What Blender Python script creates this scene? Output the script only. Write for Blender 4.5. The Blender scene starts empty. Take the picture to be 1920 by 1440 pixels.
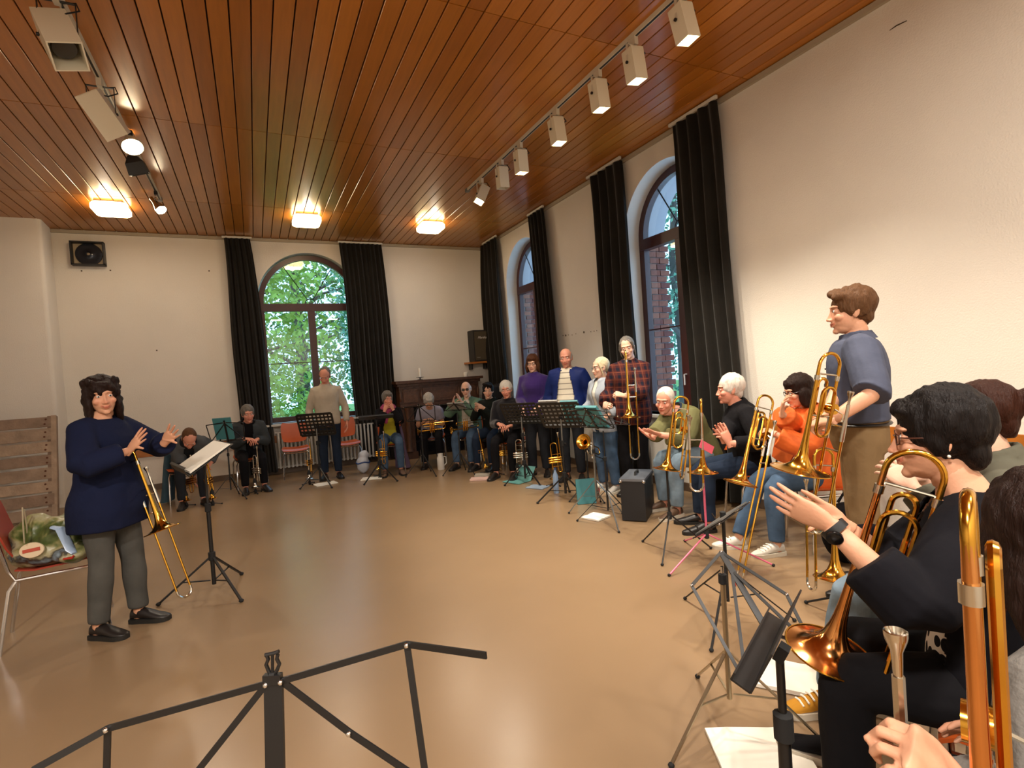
import bpy, math, random
import numpy as np
from mathutils import Vector as V, Matrix, noise
C = bpy.context.scene.collection
SC = bpy.context.scene
random.seed(7)
PI = math.pi
R = math.radians

# ------------------------------------------------------------------ camera
FPX, HC = 993.0, 1.45
_n = lambda v: v / np.linalg.norm(v)
_d1 = _n(np.array([477.5 - 960, 728 - 720, FPX]))          # the room's depth axis seen in the lens frame
_d2 = np.array([3000 - 960, 558 - 720, FPX]); _d2 = _n(_d2 - _d1 * _d2.dot(_d1))
_up = _n(-np.cross(_d1, _d2))
if _up[1] > 0: _up = -_up
CM = np.array([_d2, _d1, _up])
cam = bpy.data.cameras.new('camera'); camo = bpy.data.objects.new('camera', cam); C.objects.link(camo)
cam.sensor_width = 36; cam.sensor_fit = 'HORIZONTAL'; cam.lens = FPX / 1920 * 36; cam.clip_start = .05
_m = Matrix.Identity(4)
for i in range(3):
    _m[i][0] = CM[i, 0]; _m[i][1] = -CM[i, 1]; _m[i][2] = -CM[i, 2]
_m[2][3] = HC
camo.matrix_world = _m
SC.camera = camo

def ray(px, py): return CM @ np.array([px - 960, py - 720, FPX])
def P(px, py, d=None, X=None, Y=None, z=None):
    """A place in the room from a bearing and one known distance."""
    r = ray(px, py)
    t = d / FPX if d is not None else X / r[0] if X is not None else Y / r[1] if Y is not None else (z - HC) / r[2]
    return V((r[0] * t, r[1] * t, HC + r[2] * t))

# ------------------------------------------------------------------ world, exposure
SC.view_settings.view_transform = 'Standard'; SC.view_settings.look = 'None'
SC.view_settings.gamma = 1; SC.view_settings.use_curve_mapping = False
SC.view_settings.exposure = .77
w = bpy.data.worlds.new('sky'); SC.world = w; w.use_nodes = True
bg = w.node_tree.nodes['Background']; bg.inputs[0].default_value = (.42, .69, 1.0, 1); bg.inputs[1].default_value = 2.0

def lamp(name, kind, loc, energy, color, target=None, **k):
    l = bpy.data.lights.new(name, kind); l.energy = energy; l.color = color
    for a, b in k.items(): setattr(l, a, b)
    o = bpy.data.objects.new(name, l); C.objects.link(o); o.location = loc
    if target is not None: o.rotation_euler = (V(target) - V(loc)).to_track_quat('-Z', 'Y').to_euler()
    return o
WARM = (1.0, .895, .745); WARM2 = (1.0, .92, .825)
SPOT_W, LAMP_W = 104, 5.5
# unseen fill lights added behind the camera to brighten the foreground; the spots' own lamps are made with their fittings
for _x in (-1.48, .86, 2.74):
    lamp('rear_fill_light', 'AREA', (_x, -.6, 3.78), {-1.48: 135, .86: 70, 2.74: 46}[_x], WARM2, (_x, -.6, 0), size=.35)

# ------------------------------------------------------------------ materials
def lin(c):
    if isinstance(c, str):
        c = [int(c[i:i + 2], 16) / 255 for i in (0, 2, 4)]
    return tuple(((x + .055) / 1.055) ** 2.4 if x > .04045 else x / 12.92 for x in c) + (1,)
MATS = {}
def mat(name, col, rough=.6, metal=0, bump=0, bscale=40, var=0, vscale=6, spec=.5, emit=None, estr=0, tint=False, sheen=0, coat=0):
    if name in MATS: return MATS[name]
    m = bpy.data.materials.new(name); m.use_nodes = True; MATS[name] = m
    N, L = m.node_tree.nodes, m.node_tree.links
    b = N['Principled BSDF']; c = lin(col)
    b.inputs['Base Color'].default_value = c; b.inputs['Roughness'].default_value = rough
    b.inputs['Metallic'].default_value = metal; b.inputs['Specular IOR Level'].default_value = spec
    b.inputs['Sheen Weight'].default_value = sheen; b.inputs['Coat Weight'].default_value = coat
    b.inputs['Coat Roughness'].default_value = .15
    tc = N.new('ShaderNodeTexCoord')
    src = None
    if var:
        no = N.new('ShaderNodeTexNoise'); no.inputs['Scale'].default_value = vscale; no.inputs['Detail'].default_value = 4
        L.new(tc.outputs['Object'], no.inputs['Vector'])
        mr = N.new('ShaderNodeMapRange'); mr.inputs[1].default_value = .3; mr.inputs[2].default_value = .7
        mr.inputs[3].default_value = 1 - var; mr.inputs[4].default_value = 1 + var
        L.new(no.outputs['Fac'], mr.inputs[0])
        mx = N.new('ShaderNodeMix'); mx.data_type = 'RGBA'; mx.blend_type = 'MULTIPLY'; mx.inputs[0].default_value = 1
        mx.inputs[6].default_value = c; L.new(mr.outputs[0], mx.inputs[7]); src = mx.outputs[2]
        L.new(src, b.inputs['Base Color'])
    if tint:
        at = N.new('ShaderNodeAttribute'); at.attribute_name = 'tint'
        mx = N.new('ShaderNodeMix'); mx.data_type = 'RGBA'; mx.blend_type = 'MULTIPLY'; mx.inputs[0].default_value = 1
        mx.inputs[6].default_value = c
        if src: L.new(src, mx.inputs[6])
        L.new(at.outputs['Color'], mx.inputs[7]); L.new(mx.outputs[2], b.inputs['Base Color'])
    if bump:
        no = N.new('ShaderNodeTexNoise'); no.inputs['Scale'].default_value = bscale; no.inputs['Detail'].default_value = 3
        L.new(tc.outputs['Object'], no.inputs['Vector'])
        bp = N.new('ShaderNodeBump'); bp.inputs['Strength'].default_value = bump; bp.inputs['Distance'].default_value = .02
        L.new(no.outputs['Fac'], bp.inputs['Height']); L.new(bp.outputs[0], b.inputs['Normal'])
    if emit:
        b.inputs['Emission Color'].default_value = lin(emit); b.inputs['Emission Strength'].default_value = estr
    return m

def nodes(m): return m.node_tree.nodes, m.node_tree.links, m.node_tree.nodes['Principled BSDF']
def fabric(name, col, **k):
    k.setdefault('rough', .9); k.setdefault('bump', .25); k.setdefault('bscale', 14); k.setdefault('spec', .15); k.setdefault('var', .1)
    return mat(name, col, **k)

BRASS = mat('brass', 'd9a441', .16, 1, var=.08, vscale=9)
ROSE = mat('rose_brass', 'dd9a5a', .15, 1, var=.08, vscale=9)
NICKEL = mat('nickel', 'cfcabd', .18, 1)
CHROME = mat('chrome', 'd0d0d0', .14, 1)
BLACKM = mat('black_metal', '0e0e0f', .45)
GREYM = mat('grey_metal', '8a8a86', .35, .8)
RUBBER = mat('rubber', '0e0e0e', .8)
WHITEP = mat('white_paint', 'd8cfbb', .5)
PAPER = mat('paper', 'ece7da', .8)
PLASTICO = mat('orange_shell', 'b4501f', .38, var=.06)

# ------------------------------------------------------------------ mesh helpers
class MB:
    def __init__(s): s.v = []; s.f = []; s.m = []
    def add(s, vs, fs, mi=0):
        o = len(s.v); s.v += [tuple(v) for v in vs]; s.f += [tuple(i + o for i in f) for f in fs]; s.m += [mi] * len(fs); return s
    def box(s, c, d, rot=None, mi=0):
        hx, hy, hz = d[0] / 2, d[1] / 2, d[2] / 2
        q = [V((x, y, z)) for x in (-hx, hx) for y in (-hy, hy) for z in (-hz, hz)]
        if rot is not None: q = [rot @ p for p in q]
        q = [p + V(c) for p in q]
        return s.add(q, [(0, 1, 3, 2), (4, 6, 7, 5), (0, 4, 5, 1), (2, 3, 7, 6), (0, 2, 6, 4), (1, 5, 7, 3)], mi)
    def bar(s, a, b, w, h, up=(0, 0, 1), mi=0):
        a, b = V(a), V(b); y = (b - a).normalized(); z = V(up); x = y.cross(z)
        if x.length < 1e-4: x = y.cross(V((1, 0, 0)))
        x.normalize(); z = x.cross(y)
        return s.box((a + b) / 2, (w, (b - a).length, h), Matrix((x, y, z)).transposed(), mi)
    def loft(s, rings, cap=True, mi=0, closed=False):
        n = len(rings[0]); vs = [p for r in rings for p in r]; fs = []
        m = len(rings)
        for i in range(m if closed else m - 1):
            for j in range(n):
                a, b = i * n + j, i * n + (j + 1) % n; c, d = ((i + 1) % m) * n + j, ((i + 1) % m) * n + (j + 1) % n
                fs.append((a, b, d, c))
        if cap and not closed:
            fs.append(tuple(range(n - 1, -1, -1))); fs.append(tuple((m - 1) * n + j for j in range(n)))
        return s.add(vs, fs, mi)
    def tube(s, pts, r, n=8, cap=True, mi=0, closed=False, flat=None):
        pts = [V(p) for p in pts]; m = len(pts)
        rs = r if isinstance(r, (list, tuple)) else [r] * m
        rings = []; x = None
        for i, p in enumerate(pts):
            if closed: t = pts[(i + 1) % m] - pts[i - 1]
            else: t = pts[min(i + 1, m - 1)] - pts[max(i - 1, 0)]
            t.normalize()
            if x is None:
                x = t.cross(V((0, 0, 1)))
                if x.length < .1: x = t.cross(V((0, 1, 0)))
                x.normalize()
            x = (x - t * x.dot(t)).normalized(); y = t.cross(x)
            rings.append([p + (x * math.cos(2 * PI * j / n) + y * math.sin(2 * PI * j / n) * (flat or 1)) * rs[i] for j in range(n)])
        return s.loft(rings, cap, mi, closed)
    def lathe(s, prof, M=None, n=24, mi=0, cap=True):
        rings = [[V((r * math.cos(2 * PI * j / n), r * math.sin(2 * PI * j / n), z)) for j in range(n)] for r, z in prof]
        if M is not None: rings = [[M @ p for p in r] for r in rings]
        return s.loft(rings, cap, mi)
    def ell(s, c, r, rot=None, nu=16, nv=10, mi=0):
        rings = []
        for i in range(1, nv):
            a = PI * i / nv
            rings.append([V((math.sin(a) * math.cos(2 * PI * j / nu) * r[0], math.sin(a) * math.sin(2 * PI * j / nu) * r[1], -math.cos(a) * r[2])) for j in range(nu)])
        vs = [V((0, 0, -r[2]))] + [p for q in rings for p in q] + [V((0, 0, r[2]))]
        fs = [(0, 1 + (j + 1) % nu, 1 + j) for j in range(nu)]
        for i in range(nv - 2):
            for j in range(nu):
                a = 1 + i * nu + j; b = 1 + i * nu + (j + 1) % nu; fs.append((a, b, b + nu, a + nu))
        l = len(vs) - 1; o = 1 + (nv - 2) * nu
        fs += [(l, o + j, o + (j + 1) % nu) for j in range(nu)]
        if rot is not None: vs = [rot @ p for p in vs]
        return s.add([p + V(c) for p in vs], fs, mi)
    def mesh(s, name, mats, smooth=True, ang=.75):
        me = bpy.data.meshes.new(name); me.from_pydata(s.v, [], s.f)
        for m in (mats if isinstance(mats, (list, tuple)) else [mats]): me.materials.append(m)
        if any(s.m): me.polygons.foreach_set('material_index', s.m)
        if smooth:
            me.polygons.foreach_set('use_smooth', [True] * len(s.f)); me.set_sharp_from_angle(angle=ang)
        me.update(); return me
    def build(s, name, mats, parent=None, smooth=True, loc=None, ang=.75):
        o = bpy.data.objects.new(name, s.mesh(name, mats, smooth, ang)); C.objects.link(o)
        if parent is not None: o.parent = parent
        if loc is not None: o.location = loc
        return o

def tag(o, label, cat, group=None):
    o['label'] = label; o['category'] = cat
    if group: o['group'] = group
    return o
def thing(name, label, cat, loc=(0, 0, 0), rz=0, group=None, M=None):
    o = bpy.data.objects.new(name, None); C.objects.link(o); o.empty_display_size = .1
    if M is not None: o.matrix_world = M
    else: o.location = loc; o.rotation_euler = (0, 0, rz)
    return tag(o, label, cat, group)
def struct(o): o['kind'] = 'structure'; return o
def clone(root, **k):
    r = root.copy(); C.objects.link(r)
    for a, b in k.items():
        if a in ('label', 'category', 'group'): r[a] = b
        else: setattr(r, a, b)
    for ch in root.children:
        c = ch.copy(); C.objects.link(c); c.parent = r
        for g in ch.children:
            d = g.copy(); C.objects.link(d); d.parent = c
    return r
def frame(o, z, x):
    """Matrix with its z axis along z and its x axis near x."""
    z = V(z).normalized(); x = V(x); x = (x - z * x.dot(z)).normalized(); y = z.cross(x)
    return Matrix.Translation(V(o)) @ Matrix((x, y, z)).transposed().to_4x4()
def arc(c, r, a0, a1, n, ax=V((1, 0, 0)), ay=V((0, 0, 1))):
    return [V(c) + ax * r * math.cos(a0 + (a1 - a0) * i / n) + ay * r * math.sin(a0 + (a1 - a0) * i / n) for i in range(n + 1)]
# ------------------------------------------------------------------ the room
D, H, RX, LX, BY = 9.703, 3.925, 4.21, -4.6, -2.2
wallm = mat('wall_paint', 'dbd4c8', .85, bump=.18, bscale=90, var=.035, vscale=1.3, spec=.2)
reveal = mat('reveal_paint', 'd6d3cc', .8)
floorm = mat('linoleum', '8a7155', .27, var=.06, vscale=.9, spec=.55)
struct(MB().box(((LX + RX) / 2, (D + BY) / 2, -.05), (RX - LX + .8, D - BY + .8, .1)).build('floor', floorm, smooth=False))

# ceiling of narrow boards, seams and cross joints recessed
dark = mat('ceiling_gap', '1c0f08', .9)
ceil = struct(MB().box(((LX + RX) / 2, (D + BY) / 2, H + .075), (RX - LX + .8, D - BY + .8, .1)).build('ceiling', dark, smooth=False))
woods = []
for k, c in enumerate(('ab6a24', 'b57229', 'a06120')):
    m = mat('varnished_board_%d' % k, c, .3, spec=.45, coat=.25); woods.append(m)
    N, L, b = nodes(m)
    tc = N['Texture Coordinate']; oi = N.new('ShaderNodeObjectInfo')
    mp = N.new('ShaderNodeMapping'); mp.inputs['Scale'].default_value = (18, 1.2, 18); L.new(tc.outputs['Object'], mp.inputs[0]); L.new(oi.outputs['Location'], mp.inputs[1])
    no = N.new('ShaderNodeTexNoise'); no.inputs['Scale'].default_value = 2; no.inputs['Detail'].default_value = 5; L.new(mp.outputs[0], no.inputs['Vector'])
    cr = N.new('ShaderNodeMapRange'); cr.inputs[3].default_value = .72; cr.inputs[4].default_value = 1.25; L.new(no.outputs['Fac'], cr.inputs[0])
    mx = N.new('ShaderNodeMix'); mx.data_type = 'RGBA'; mx.blend_type = 'MULTIPLY'; mx.inputs[0].default_value = 1; mx.inputs[6].default_value = lin(c)
    L.new(cr.outputs[0], mx.inputs[7]); L.new(mx.outputs[2], b.inputs['Base Color'])
PITCH, GAP = .1315, .0085
ys = [BY, 1.01, 3.34, 5.66, 8.0, D]
x0 = .155 - PITCH * 36
plank_me = {}
rest = MB()
for j in range(5):
    y0, y1 = ys[j] + .004, ys[j + 1] - .004
    for i in range(80):
        xa = x0 + PITCH * i + GAP / 2; xb = xa + PITCH - GAP
        if xb > RX + .12 or xa < LX - .2: continue
        if j == 0 or (xa < -2.6):
            rest.box(((xa + xb) / 2, (y0 + y1) / 2, H + .008), (xb - xa, y1 - y0, .016)); continue
        k = (j, random.randrange(3))
        if k not in plank_me:
            hw, hl = (xb - xa) / 2, (y1 - y0) / 2
            ring = lambda z, e: [V((-hw + e, -hl, z)), V((hw - e, -hl, z)), V((hw - e, hl, z)), V((-hw + e, hl, z))]
            plank_me[k] = MB().loft([ring(0, .003), ring(.004, 0), ring(.016, 0)]).mesh('plank', woods[k[1]], smooth=False)
        o = bpy.data.objects.new('plank', plank_me[k]); C.objects.link(o); o.parent = ceil
        o.location = ((xa + xb) / 2, (y0 + y1) / 2, H + random.uniform(-.0008, .0008))
o = rest.build('plank_field', woods[0], ceil, smooth=False); o['kind'] = 'stuff'

# walls with round-headed window openings
WSILL = .83
def arch_outline(uc, r, zs, zp, n=28):
    """Opening outline from the left foot, over the arch, to the right foot."""
    return [(uc - r, zs)] + [(uc - r * math.cos(PI * i / n), zp + r * math.sin(PI * i / n)) for i in range(n + 1)] + [(uc + r, zs)]
def arch_wall(name, u0, u1, centres, to3, off_out, WR, WSPR):
    mb = MB()
    for off in (0, off_out):
        q = lambda u, z: to3(u, z, off)
        us = [u0]
        for c in centres: us += [c - WR, c + WR]
        us.append(u1)
        for i in range(0, len(us), 2):
            mb.add([q(us[i], 0), q(us[i + 1], 0), q(us[i + 1], H + .1), q(us[i], H + .1)], [(0, 1, 2, 3)])
        for c in centres:
            mb.add([q(c - WR, 0), q(c + WR, 0), q(c + WR, WSILL), q(c - WR, WSILL)], [(0, 1, 2, 3)])
            o = arch_outline(c, WR, WSILL, WSPR)[1:-1]
            for (ua, za), (ub, zb) in zip(o, o[1:]):
                mb.add([q(ua, za), q(ub, zb), q(ub, H + .1), q(ua, H + .1)], [(0, 1, 2, 3)])
    for c in centres:
        o = arch_outline(c, WR, WSILL, WSPR)
        for (ua, za), (ub, zb) in zip(o, o[1:] + o[:1]):
            for d0, d1, mi in ((0, .3, 1), (.3, off_out, 2)):
                mb.add([to3(ua, za, d0), to3(ub, zb, d0), to3(ub, zb, d1), to3(ua, za, d1)], [(0, 1, 2, 3)], mi)
    return struct(mb.build(name, [wallm, reveal, mat('outer_stone', 'a9a4a8', .85)], smooth=False))
far3 = lambda u, z, d: V((u, D + d, z))
rgt3 = lambda u, z, d: V((RX + d, u, z))
wf = arch_wall('wall_far', LX - .3, RX + .9, [.98], far3, .62, .84, 2.87)
wr = arch_wall('wall_right', BY, D + .05, [4.53, 7.93], rgt3, .62, .70, 2.96)
struct(MB().box((LX - .1, (D + BY) / 2, H / 2), (.2, D - BY, H + .2)).build('wall_left', wallm, smooth=False))
struct(MB().box(((LX + RX) / 2, BY - .1, H / 2), (RX - LX + 1, .2, H + .2)).build('wall_back', wallm, smooth=False))
# projecting pier in the far left corner
pm = MB(); e = .05
ring = lambda z: [V((LX, 9.19, z)), V((-2.433 - e, 9.19, z)), V((-2.433 - .012, 9.19 + .012, z)), V((-2.433, 9.19 + e, z)), V((-2.47, D + .1, z)), V((LX, D + .1, z))]
pm.loft([ring(0), ring(H + .02)])
struct(pm.build('wall_pier', wallm, ang=1.2))
# red bricks of the outer window jambs
bricks = [mat('brick_%d' % i, c, .9, bump=.3, bscale=30, var=.15, vscale=20) for i, c in enumerate(('7a4436', '85503f', '6d3d35'))]
bme = [MB().box((0, 0, 0), (.145, .03, .066)).mesh('brick', m, smooth=False) for m in bricks]
for c in (4.53, 7.93):
    z = WSILL; k = 0
    while z < 2.91:
        for xi in range(2):
            o = bpy.data.objects.new('brick', random.choice(bme)); C.objects.link(o); o.parent = wr
            o.location = (RX + .375 + .155 * xi + (.0 if k % 2 else .05), c + .70 - .012 + random.uniform(-.003, .003), z + .037)
        z += .077; k += 1

# trims
trimm = mat('trim_wood_light', 'a79b86', .6)
railm = mat('rail_wood', 'a5621f', .4, var=.15, vscale=12)
basem = mat('skirting_wood', '5c4a3a', .5)
struct(MB().box(((-2.47 + RX) / 2, D - .015, H - .03), (RX + 2.47, .03, .045)).build('trim_1', trimm, smooth=False))
struct(MB().box((RX - .015, (D + BY) / 2, H - .03), (.03, D - BY, .045)).build('trim_2', trimm, smooth=False))
struct(MB().box((-1.1, D - .012, .575), (2.74, .024, .115)).build('trim_3', railm, smooth=False))
struct(MB().box((RX - .012, 1.05, .79), (.024, 4.9, .12)).build('trim_4', railm, smooth=False))
struct(MB().box(((-2.47 + RX) / 2, D - .01, .045), (RX + 2.47, .02, .09)).build('baseboard_far', basem, smooth=False))
struct(MB().box((RX - .01, (D + BY) / 2, .045), (.02, D - BY, .09)).build('baseboard_right', basem, smooth=False))

# wall damage: dowel holes and an old crack
holem = mat('hole', '4a3a2a', 1)
for px, py, r in ((1056, 629, .010), (1061, 629, .018), (1066, 628, .008), (1073, 628, .008), (1080, 626, .008), (1095, 623, .020), (1108, 622, .008), (1114, 621, .008), (1119, 620, .008)):
    p = P(px, py, X=RX)
    o = MB().lathe([(r * .8, 0), (r * .8, .004)], n=8).build('dowel_hole', holem, wr); o.matrix_world = frame(p, (-1, 0, 0), (0, 0, 1))
for px, py in ((153, 508), (207, 507), (294, 657), (392, 508)):
    p = P(px, py, Y=D)
    o = MB().lathe([(.011, 0), (.011, .004)], n=8).build('dowel_hole', holem, wf); o.matrix_world = frame(p, (0, -1, 0), (0, 0, 1))
a, b_ = P(1668, 57, X=RX - .003), P(1700, 39, X=RX - .003)
MB().tube([a, (a + b_) / 2 + V((0, .01, .006)), b_], [.002, .005, .003], n=5).build('crack', holem, wr)

# windows
framem = mat('window_frame_wood', '3d1a16', .35, var=.1, vscale=14)
glass = bpy.data.materials.new('window_glass'); glass.use_nodes = True
N, L = glass.node_tree.nodes, glass.node_tree.links; N.clear()
out = N.new('ShaderNodeOutputMaterial'); tr = N.new('ShaderNodeBsdfTransparent'); gl = N.new('ShaderNodeBsdfGlossy'); gl.inputs['Roughness'].default_value = .01
fr = N.new('ShaderNodeLayerWeight'); fr.inputs[0].default_value = .5; mx = N.new('ShaderNodeMixShader')
pw = N.new('ShaderNodeMath'); pw.operation = 'POWER'; pw.inputs[1].default_value = 4; ad = N.new('ShaderNodeMath'); ad.operation = 'MULTIPLY_ADD'; ad.inputs[1].default_value = .8; ad.inputs[2].default_value = .05
L.new(fr.outputs['Facing'], pw.inputs[0]); L.new(pw.outputs[0], ad.inputs[0])
tr.inputs[0].default_value = (.94, .97, .97, 1)
L.new(ad.outputs[0], mx.inputs[0]); L.new(tr.outputs[0], mx.inputs[1]); L.new(gl.outputs[0], mx.inputs[2]); L.new(mx.outputs[0], out.inputs[0])
def window(name, uc, to3, dep, WR, WSPR):
    q = lambda u, z, d=0: to3(u, z, dep + d)
    wv = lambda u, z, d=0: q(u, z, d)
    mb = MB(); fw = .10
    def ribbon(outer, inner, d0, d1):
        n = len(outer)
        vs = [q(u, z, d0) for u, z in outer] + [q(u, z, d0) for u, z in inner] + [q(u, z, d1) for u, z in outer] + [q(u, z, d1) for u, z in inner]
        fs = []
        for i in range(n):
            j = (i + 1) % n
            fs += [(i, j, n + j, n + i), (2 * n + i, 3 * n + i, 3 * n + j, 2 * n + j), (n + i, n + j, 3 * n + j, 3 * n + i), (i, 2 * n + i, 2 * n + j, j)]
        mb.add(vs, fs)
    oi = arch_outline(uc, WR - .015, WSILL + .01, WSPR); ii = arch_outline(uc, WR - fw, WSILL + .095, WSPR)
    ribbon(oi, ii, 0, .08)
    fo = mb.build(name, framem, smooth=False)
    struct(fo)
    zt = WSPR - .08
    def rect(nm, u0, u1, z0, z1, d0, d1, m=framem):
        k = MB(); vs = [q(u, z, d) for u in (u0, u1) for z in (z0, z1) for d in (d0, d1)]
        k.add(vs, [(0, 1, 3, 2), (4, 6, 7, 5), (0, 4, 5, 1), (2, 3, 7, 6), (0, 2, 6, 4), (1, 5, 7, 3)]); return k.build(nm, m, fo, smooth=False)
    rect('transom', uc - WR + .05, uc + WR - .05, zt - .065, zt + .065, -.02, .075)
    rect('mullion', uc - .058, uc + .058, WSILL + .06, zt - .05, -.015, .075)
    for s in (-1, 1):
        rect('glazing_bar', uc + s * .058, uc + s * (WR - fw), 1.83, 1.845, .02, .05)
        rect('pane', uc + s * .05, uc + s * (WR - fw + .01), WSILL + .08, zt - .05, .035, .039, glass)
    fan = [(uc - (WR - fw + .005) * math.cos(PI * i / 24), WSPR + (WR - fw + .005) * math.sin(PI * i / 24)) for i in range(25)]
    fan = [(fan[0][0], zt + .05)] + fan + [(fan[-1][0], zt + .05)]
    k = MB(); n = len(fan)
    k.add([q(u, z, .035) for u, z in fan] + [q(u, z, .039) for u, z in fan], [tuple(range(n)), tuple(range(2 * n - 1, n - 1, -1))]); k.build('pane', glass, fo, smooth=False)
    lead = mat('glazing_lead', '16181c', .5); k = MB()
    zc = zt + .065
    k.tube([q(uc - .085 * math.cos(a), zc + .085 * math.sin(a), .03) for a in np.linspace(0, PI, 13)], .009, 6)
    for a in (R(58), R(122)):
        k.tube([q(uc - .085 * math.cos(a), zc + .085 * math.sin(a), .03), q(uc - .80 * math.cos(a), zc + .80 * math.sin(a), .03)], .008, 6)
    k.build('glazing_lead', lead, fo)
    k = MB(); h0 = q(uc - .005, 1.28, -.03); h1 = q(uc - .005, 1.16, -.05)
    k.tube([q(uc - .005, 1.28, 0), h0, q(uc - .005, 1.28, -.05), h1], .009, 6); k.build('handle', mat('white_handle', 'c9c9cc', .4), fo)
    return fo
window('window_1', .98, far3, .12, .84, 2.87)
window('window_2', 4.53, rgt3, .2, .70, 2.96)
window('window_3', 7.93, rgt3, .2, .70, 2.96)
sillm = mat('sill_stone', 'c8c4ba', .4)
struct(MB().box((.98, D - .02, .815), (1.9, .30, .03)).build('trim_5', sillm, smooth=False))
for n_, c in (('trim_6', 4.53), ('trim_7', 7.93)):
    struct(MB().box((RX + .07, c, .815), (.28, 1.39, .03)).build(n_, sillm, smooth=False))

# outside: lawn and trees
struct(MB().box((6, 32, -.75), (70, 42.6, .1)).build('lawn', mat('lawn_grass', '5d8a3c', .95, var=.3, vscale=2, bump=.5, bscale=8), smooth=False))
leafm = [mat('leaf_%d' % i, c, .6, var=.2, vscale=3) for i, c in enumerate(('86a83c', '5d8c46', '5b8f74'))]
barkm = mat('bark', '46443f', .95, bump=.4, bscale=20)
for m in leafm:
    N, L, b = nodes(m); b.inputs['Transmission Weight'].default_value = 0; b.inputs['Subsurface Weight'].default_value = 0
rng = np.random.default_rng(3)
def tree(x, y, h, spread, n, mi, label, leaf=.16, base=-.7, zc=.46, zr=.46):
    t = thing('tree', label, 'tree', (x, y, base))
    k = MB()
    k.tube([(0, 0, 0), (.05, .03, h * .3), (-.06, .1, h * .6), (.04, 0, h * .9)], [h * .028, h * .021, h * .014, h * .004], 8)
    rr = random.Random(int(x * 7 + y))
    for i in range(12):
        z = h * (.25 + .05 * i); a = rr.uniform(0, 2 * PI); ln = spread * rr.uniform(.5, .9)
        p0 = V((0, 0, z)); p1 = p0 + V((math.cos(a) * ln * .5, math.sin(a) * ln * .5, ln * .28)); p2 = p0 + V((math.cos(a + .2) * ln, math.sin(a + .2) * ln, ln * .4))
        k.tube([p0, p1, p2], [h * .009, h * .006, h * .002], 5)
    k.build('trunk', barkm, t)
    u = rng.normal(size=(n, 3)); u /= np.linalg.norm(u, axis=1)[:, None]
    r = rng.uniform(.25, 1, n) ** .5
    c = u * r[:, None] * np.array([spread, spread, h * zr]) + np.array([0, 0, h * zc])
    cl = np.array([noise.noise(V(p) * (1.6 / max(1, spread * .35))) for p in c]); c = c[cl > -.12]; n = len(c)
    a = rng.normal(size=(n, 3)); a /= np.linalg.norm(a, axis=1)[:, None]
    b = np.cross(a, rng.normal(size=(n, 3))); b /= np.linalg.norm(b, axis=1)[:, None]
    s = rng.uniform(.6, 1.2, n)[:, None] * leaf
    vs = np.stack([c - a * s, c + b * s * .5, c + a * s, c - b * s * .5], 1).reshape(-1, 3)
    me = bpy.data.meshes.new('foliage'); me.from_pydata(vs.tolist(), [], np.arange(n * 4).reshape(-1, 4).tolist()); me.materials.append(leafm[mi])
    o = bpy.data.objects.new('foliage', me); C.objects.link(o); o.parent = t; o['kind'] = 'stuff'
tree(-.6, 16, 8.5, 2.9, 13000, 0, 'yellow-green bushy tree outside the far window, nearest on its left', .10)
tree(2.0, 26, 12, 4.0, 12000, 1, 'tall tree on the lawn seen in the middle of the far window', .13)
tree(4.6, 18.5, 9, 2.4, 5000, 2, 'bluish thin-leaved tree at the right edge of the far window', .10)
tree(-6.5, 28, 13, 4.2, 9000, 1, 'dark green tree farthest left beyond the lawn', .16)
tree(11.0, 30, 13, 4.4, 8000, 0, 'light green tree far back behind the bluish tree', .16)
tree(9.0, 9.3, 7.6, 2.2, 6500, 2, 'slender bare-limbed tree with sparse leaves outside the near right window', .07, zc=.66, zr=.34)
tree(13.0, 15.0, 11, 4.2, 9000, 2, 'wide sparse tree in the distance beyond the right windows', .11)
# ------------------------------------------------------------------ curtains
curtm = fabric('curtain_cloth', '17140f', bump=.35, bscale=9, var=.25, vscale=3, sheen=.15)
def curtain(label, u0, u1, b0, b1, to3, seed, mid=None):
    """Hanging folds between u0..u1 at the rail and b0..b1 at the hem; to3(u, z, off) is the wall."""
    rr = random.Random(seed); k = MB(); n = 44
    ph = [rr.uniform(0, 6) for _ in range(4)]; nf = max(4, round((u1 - u0) / .085)); rings = []
    for zi in range(17):
        t = zi / 16; z = H - .05 - t * (H - .08 - .02)
        a = u0 + (b0 - u0) * t ** .7; c = u1 + (b1 - u1) * t ** .7
        if mid: a += mid[0] * math.sin(PI * min(1, t * 1.6)) ; c += mid[1] * math.sin(PI * min(1, t * 1.6))
        a += .012 * math.sin(t * 9 + ph[0]); c += .012 * math.sin(t * 7 + ph[1])
        amp = .022 + .026 * t
        fr = []; bk = []
        for i in range(n):
            s = i / (n - 1); u = a + (c - a) * s
            o = -.10 - amp * (1 + math.sin(2 * PI * nf * s + ph[2] + .5 * math.sin(t * 3 + ph[3]))) - .008 * math.sin(19 * s + t * 5)
            fr.append(to3(u, z, o)); bk.append(to3(u, z, o + .035))
        rings.append(fr + bk[::-1])
    k.loft(rings)
    c = k.build('curtain', curtm, ang=1.4)
    tag(c, label, 'curtain', 'dark curtains at the arched windows')
    return c
curtain('black curtain on the left of the window in the far wall', -.28, .115, -.25, .26, far3, 1)
curtain('wide black curtain right of the far wall window, beside the carved mantel', 1.50, 2.23, 1.56, 2.30, far3, 2)
curtain('black curtain in the far right corner, beside the loudspeaker cabinet', 9.35, 8.72, 9.3, 8.5, rgt3, 3, (.12, .04))
curtain('narrow black curtain behind the standing woman in purple', 7.42, 6.98, 7.25, 6.72, rgt3, 4)
curtain('black curtain between the two right-hand windows, behind the woman with plaid shirt', 5.75, 5.12, 5.62, 5.0, rgt3, 5)
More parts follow.
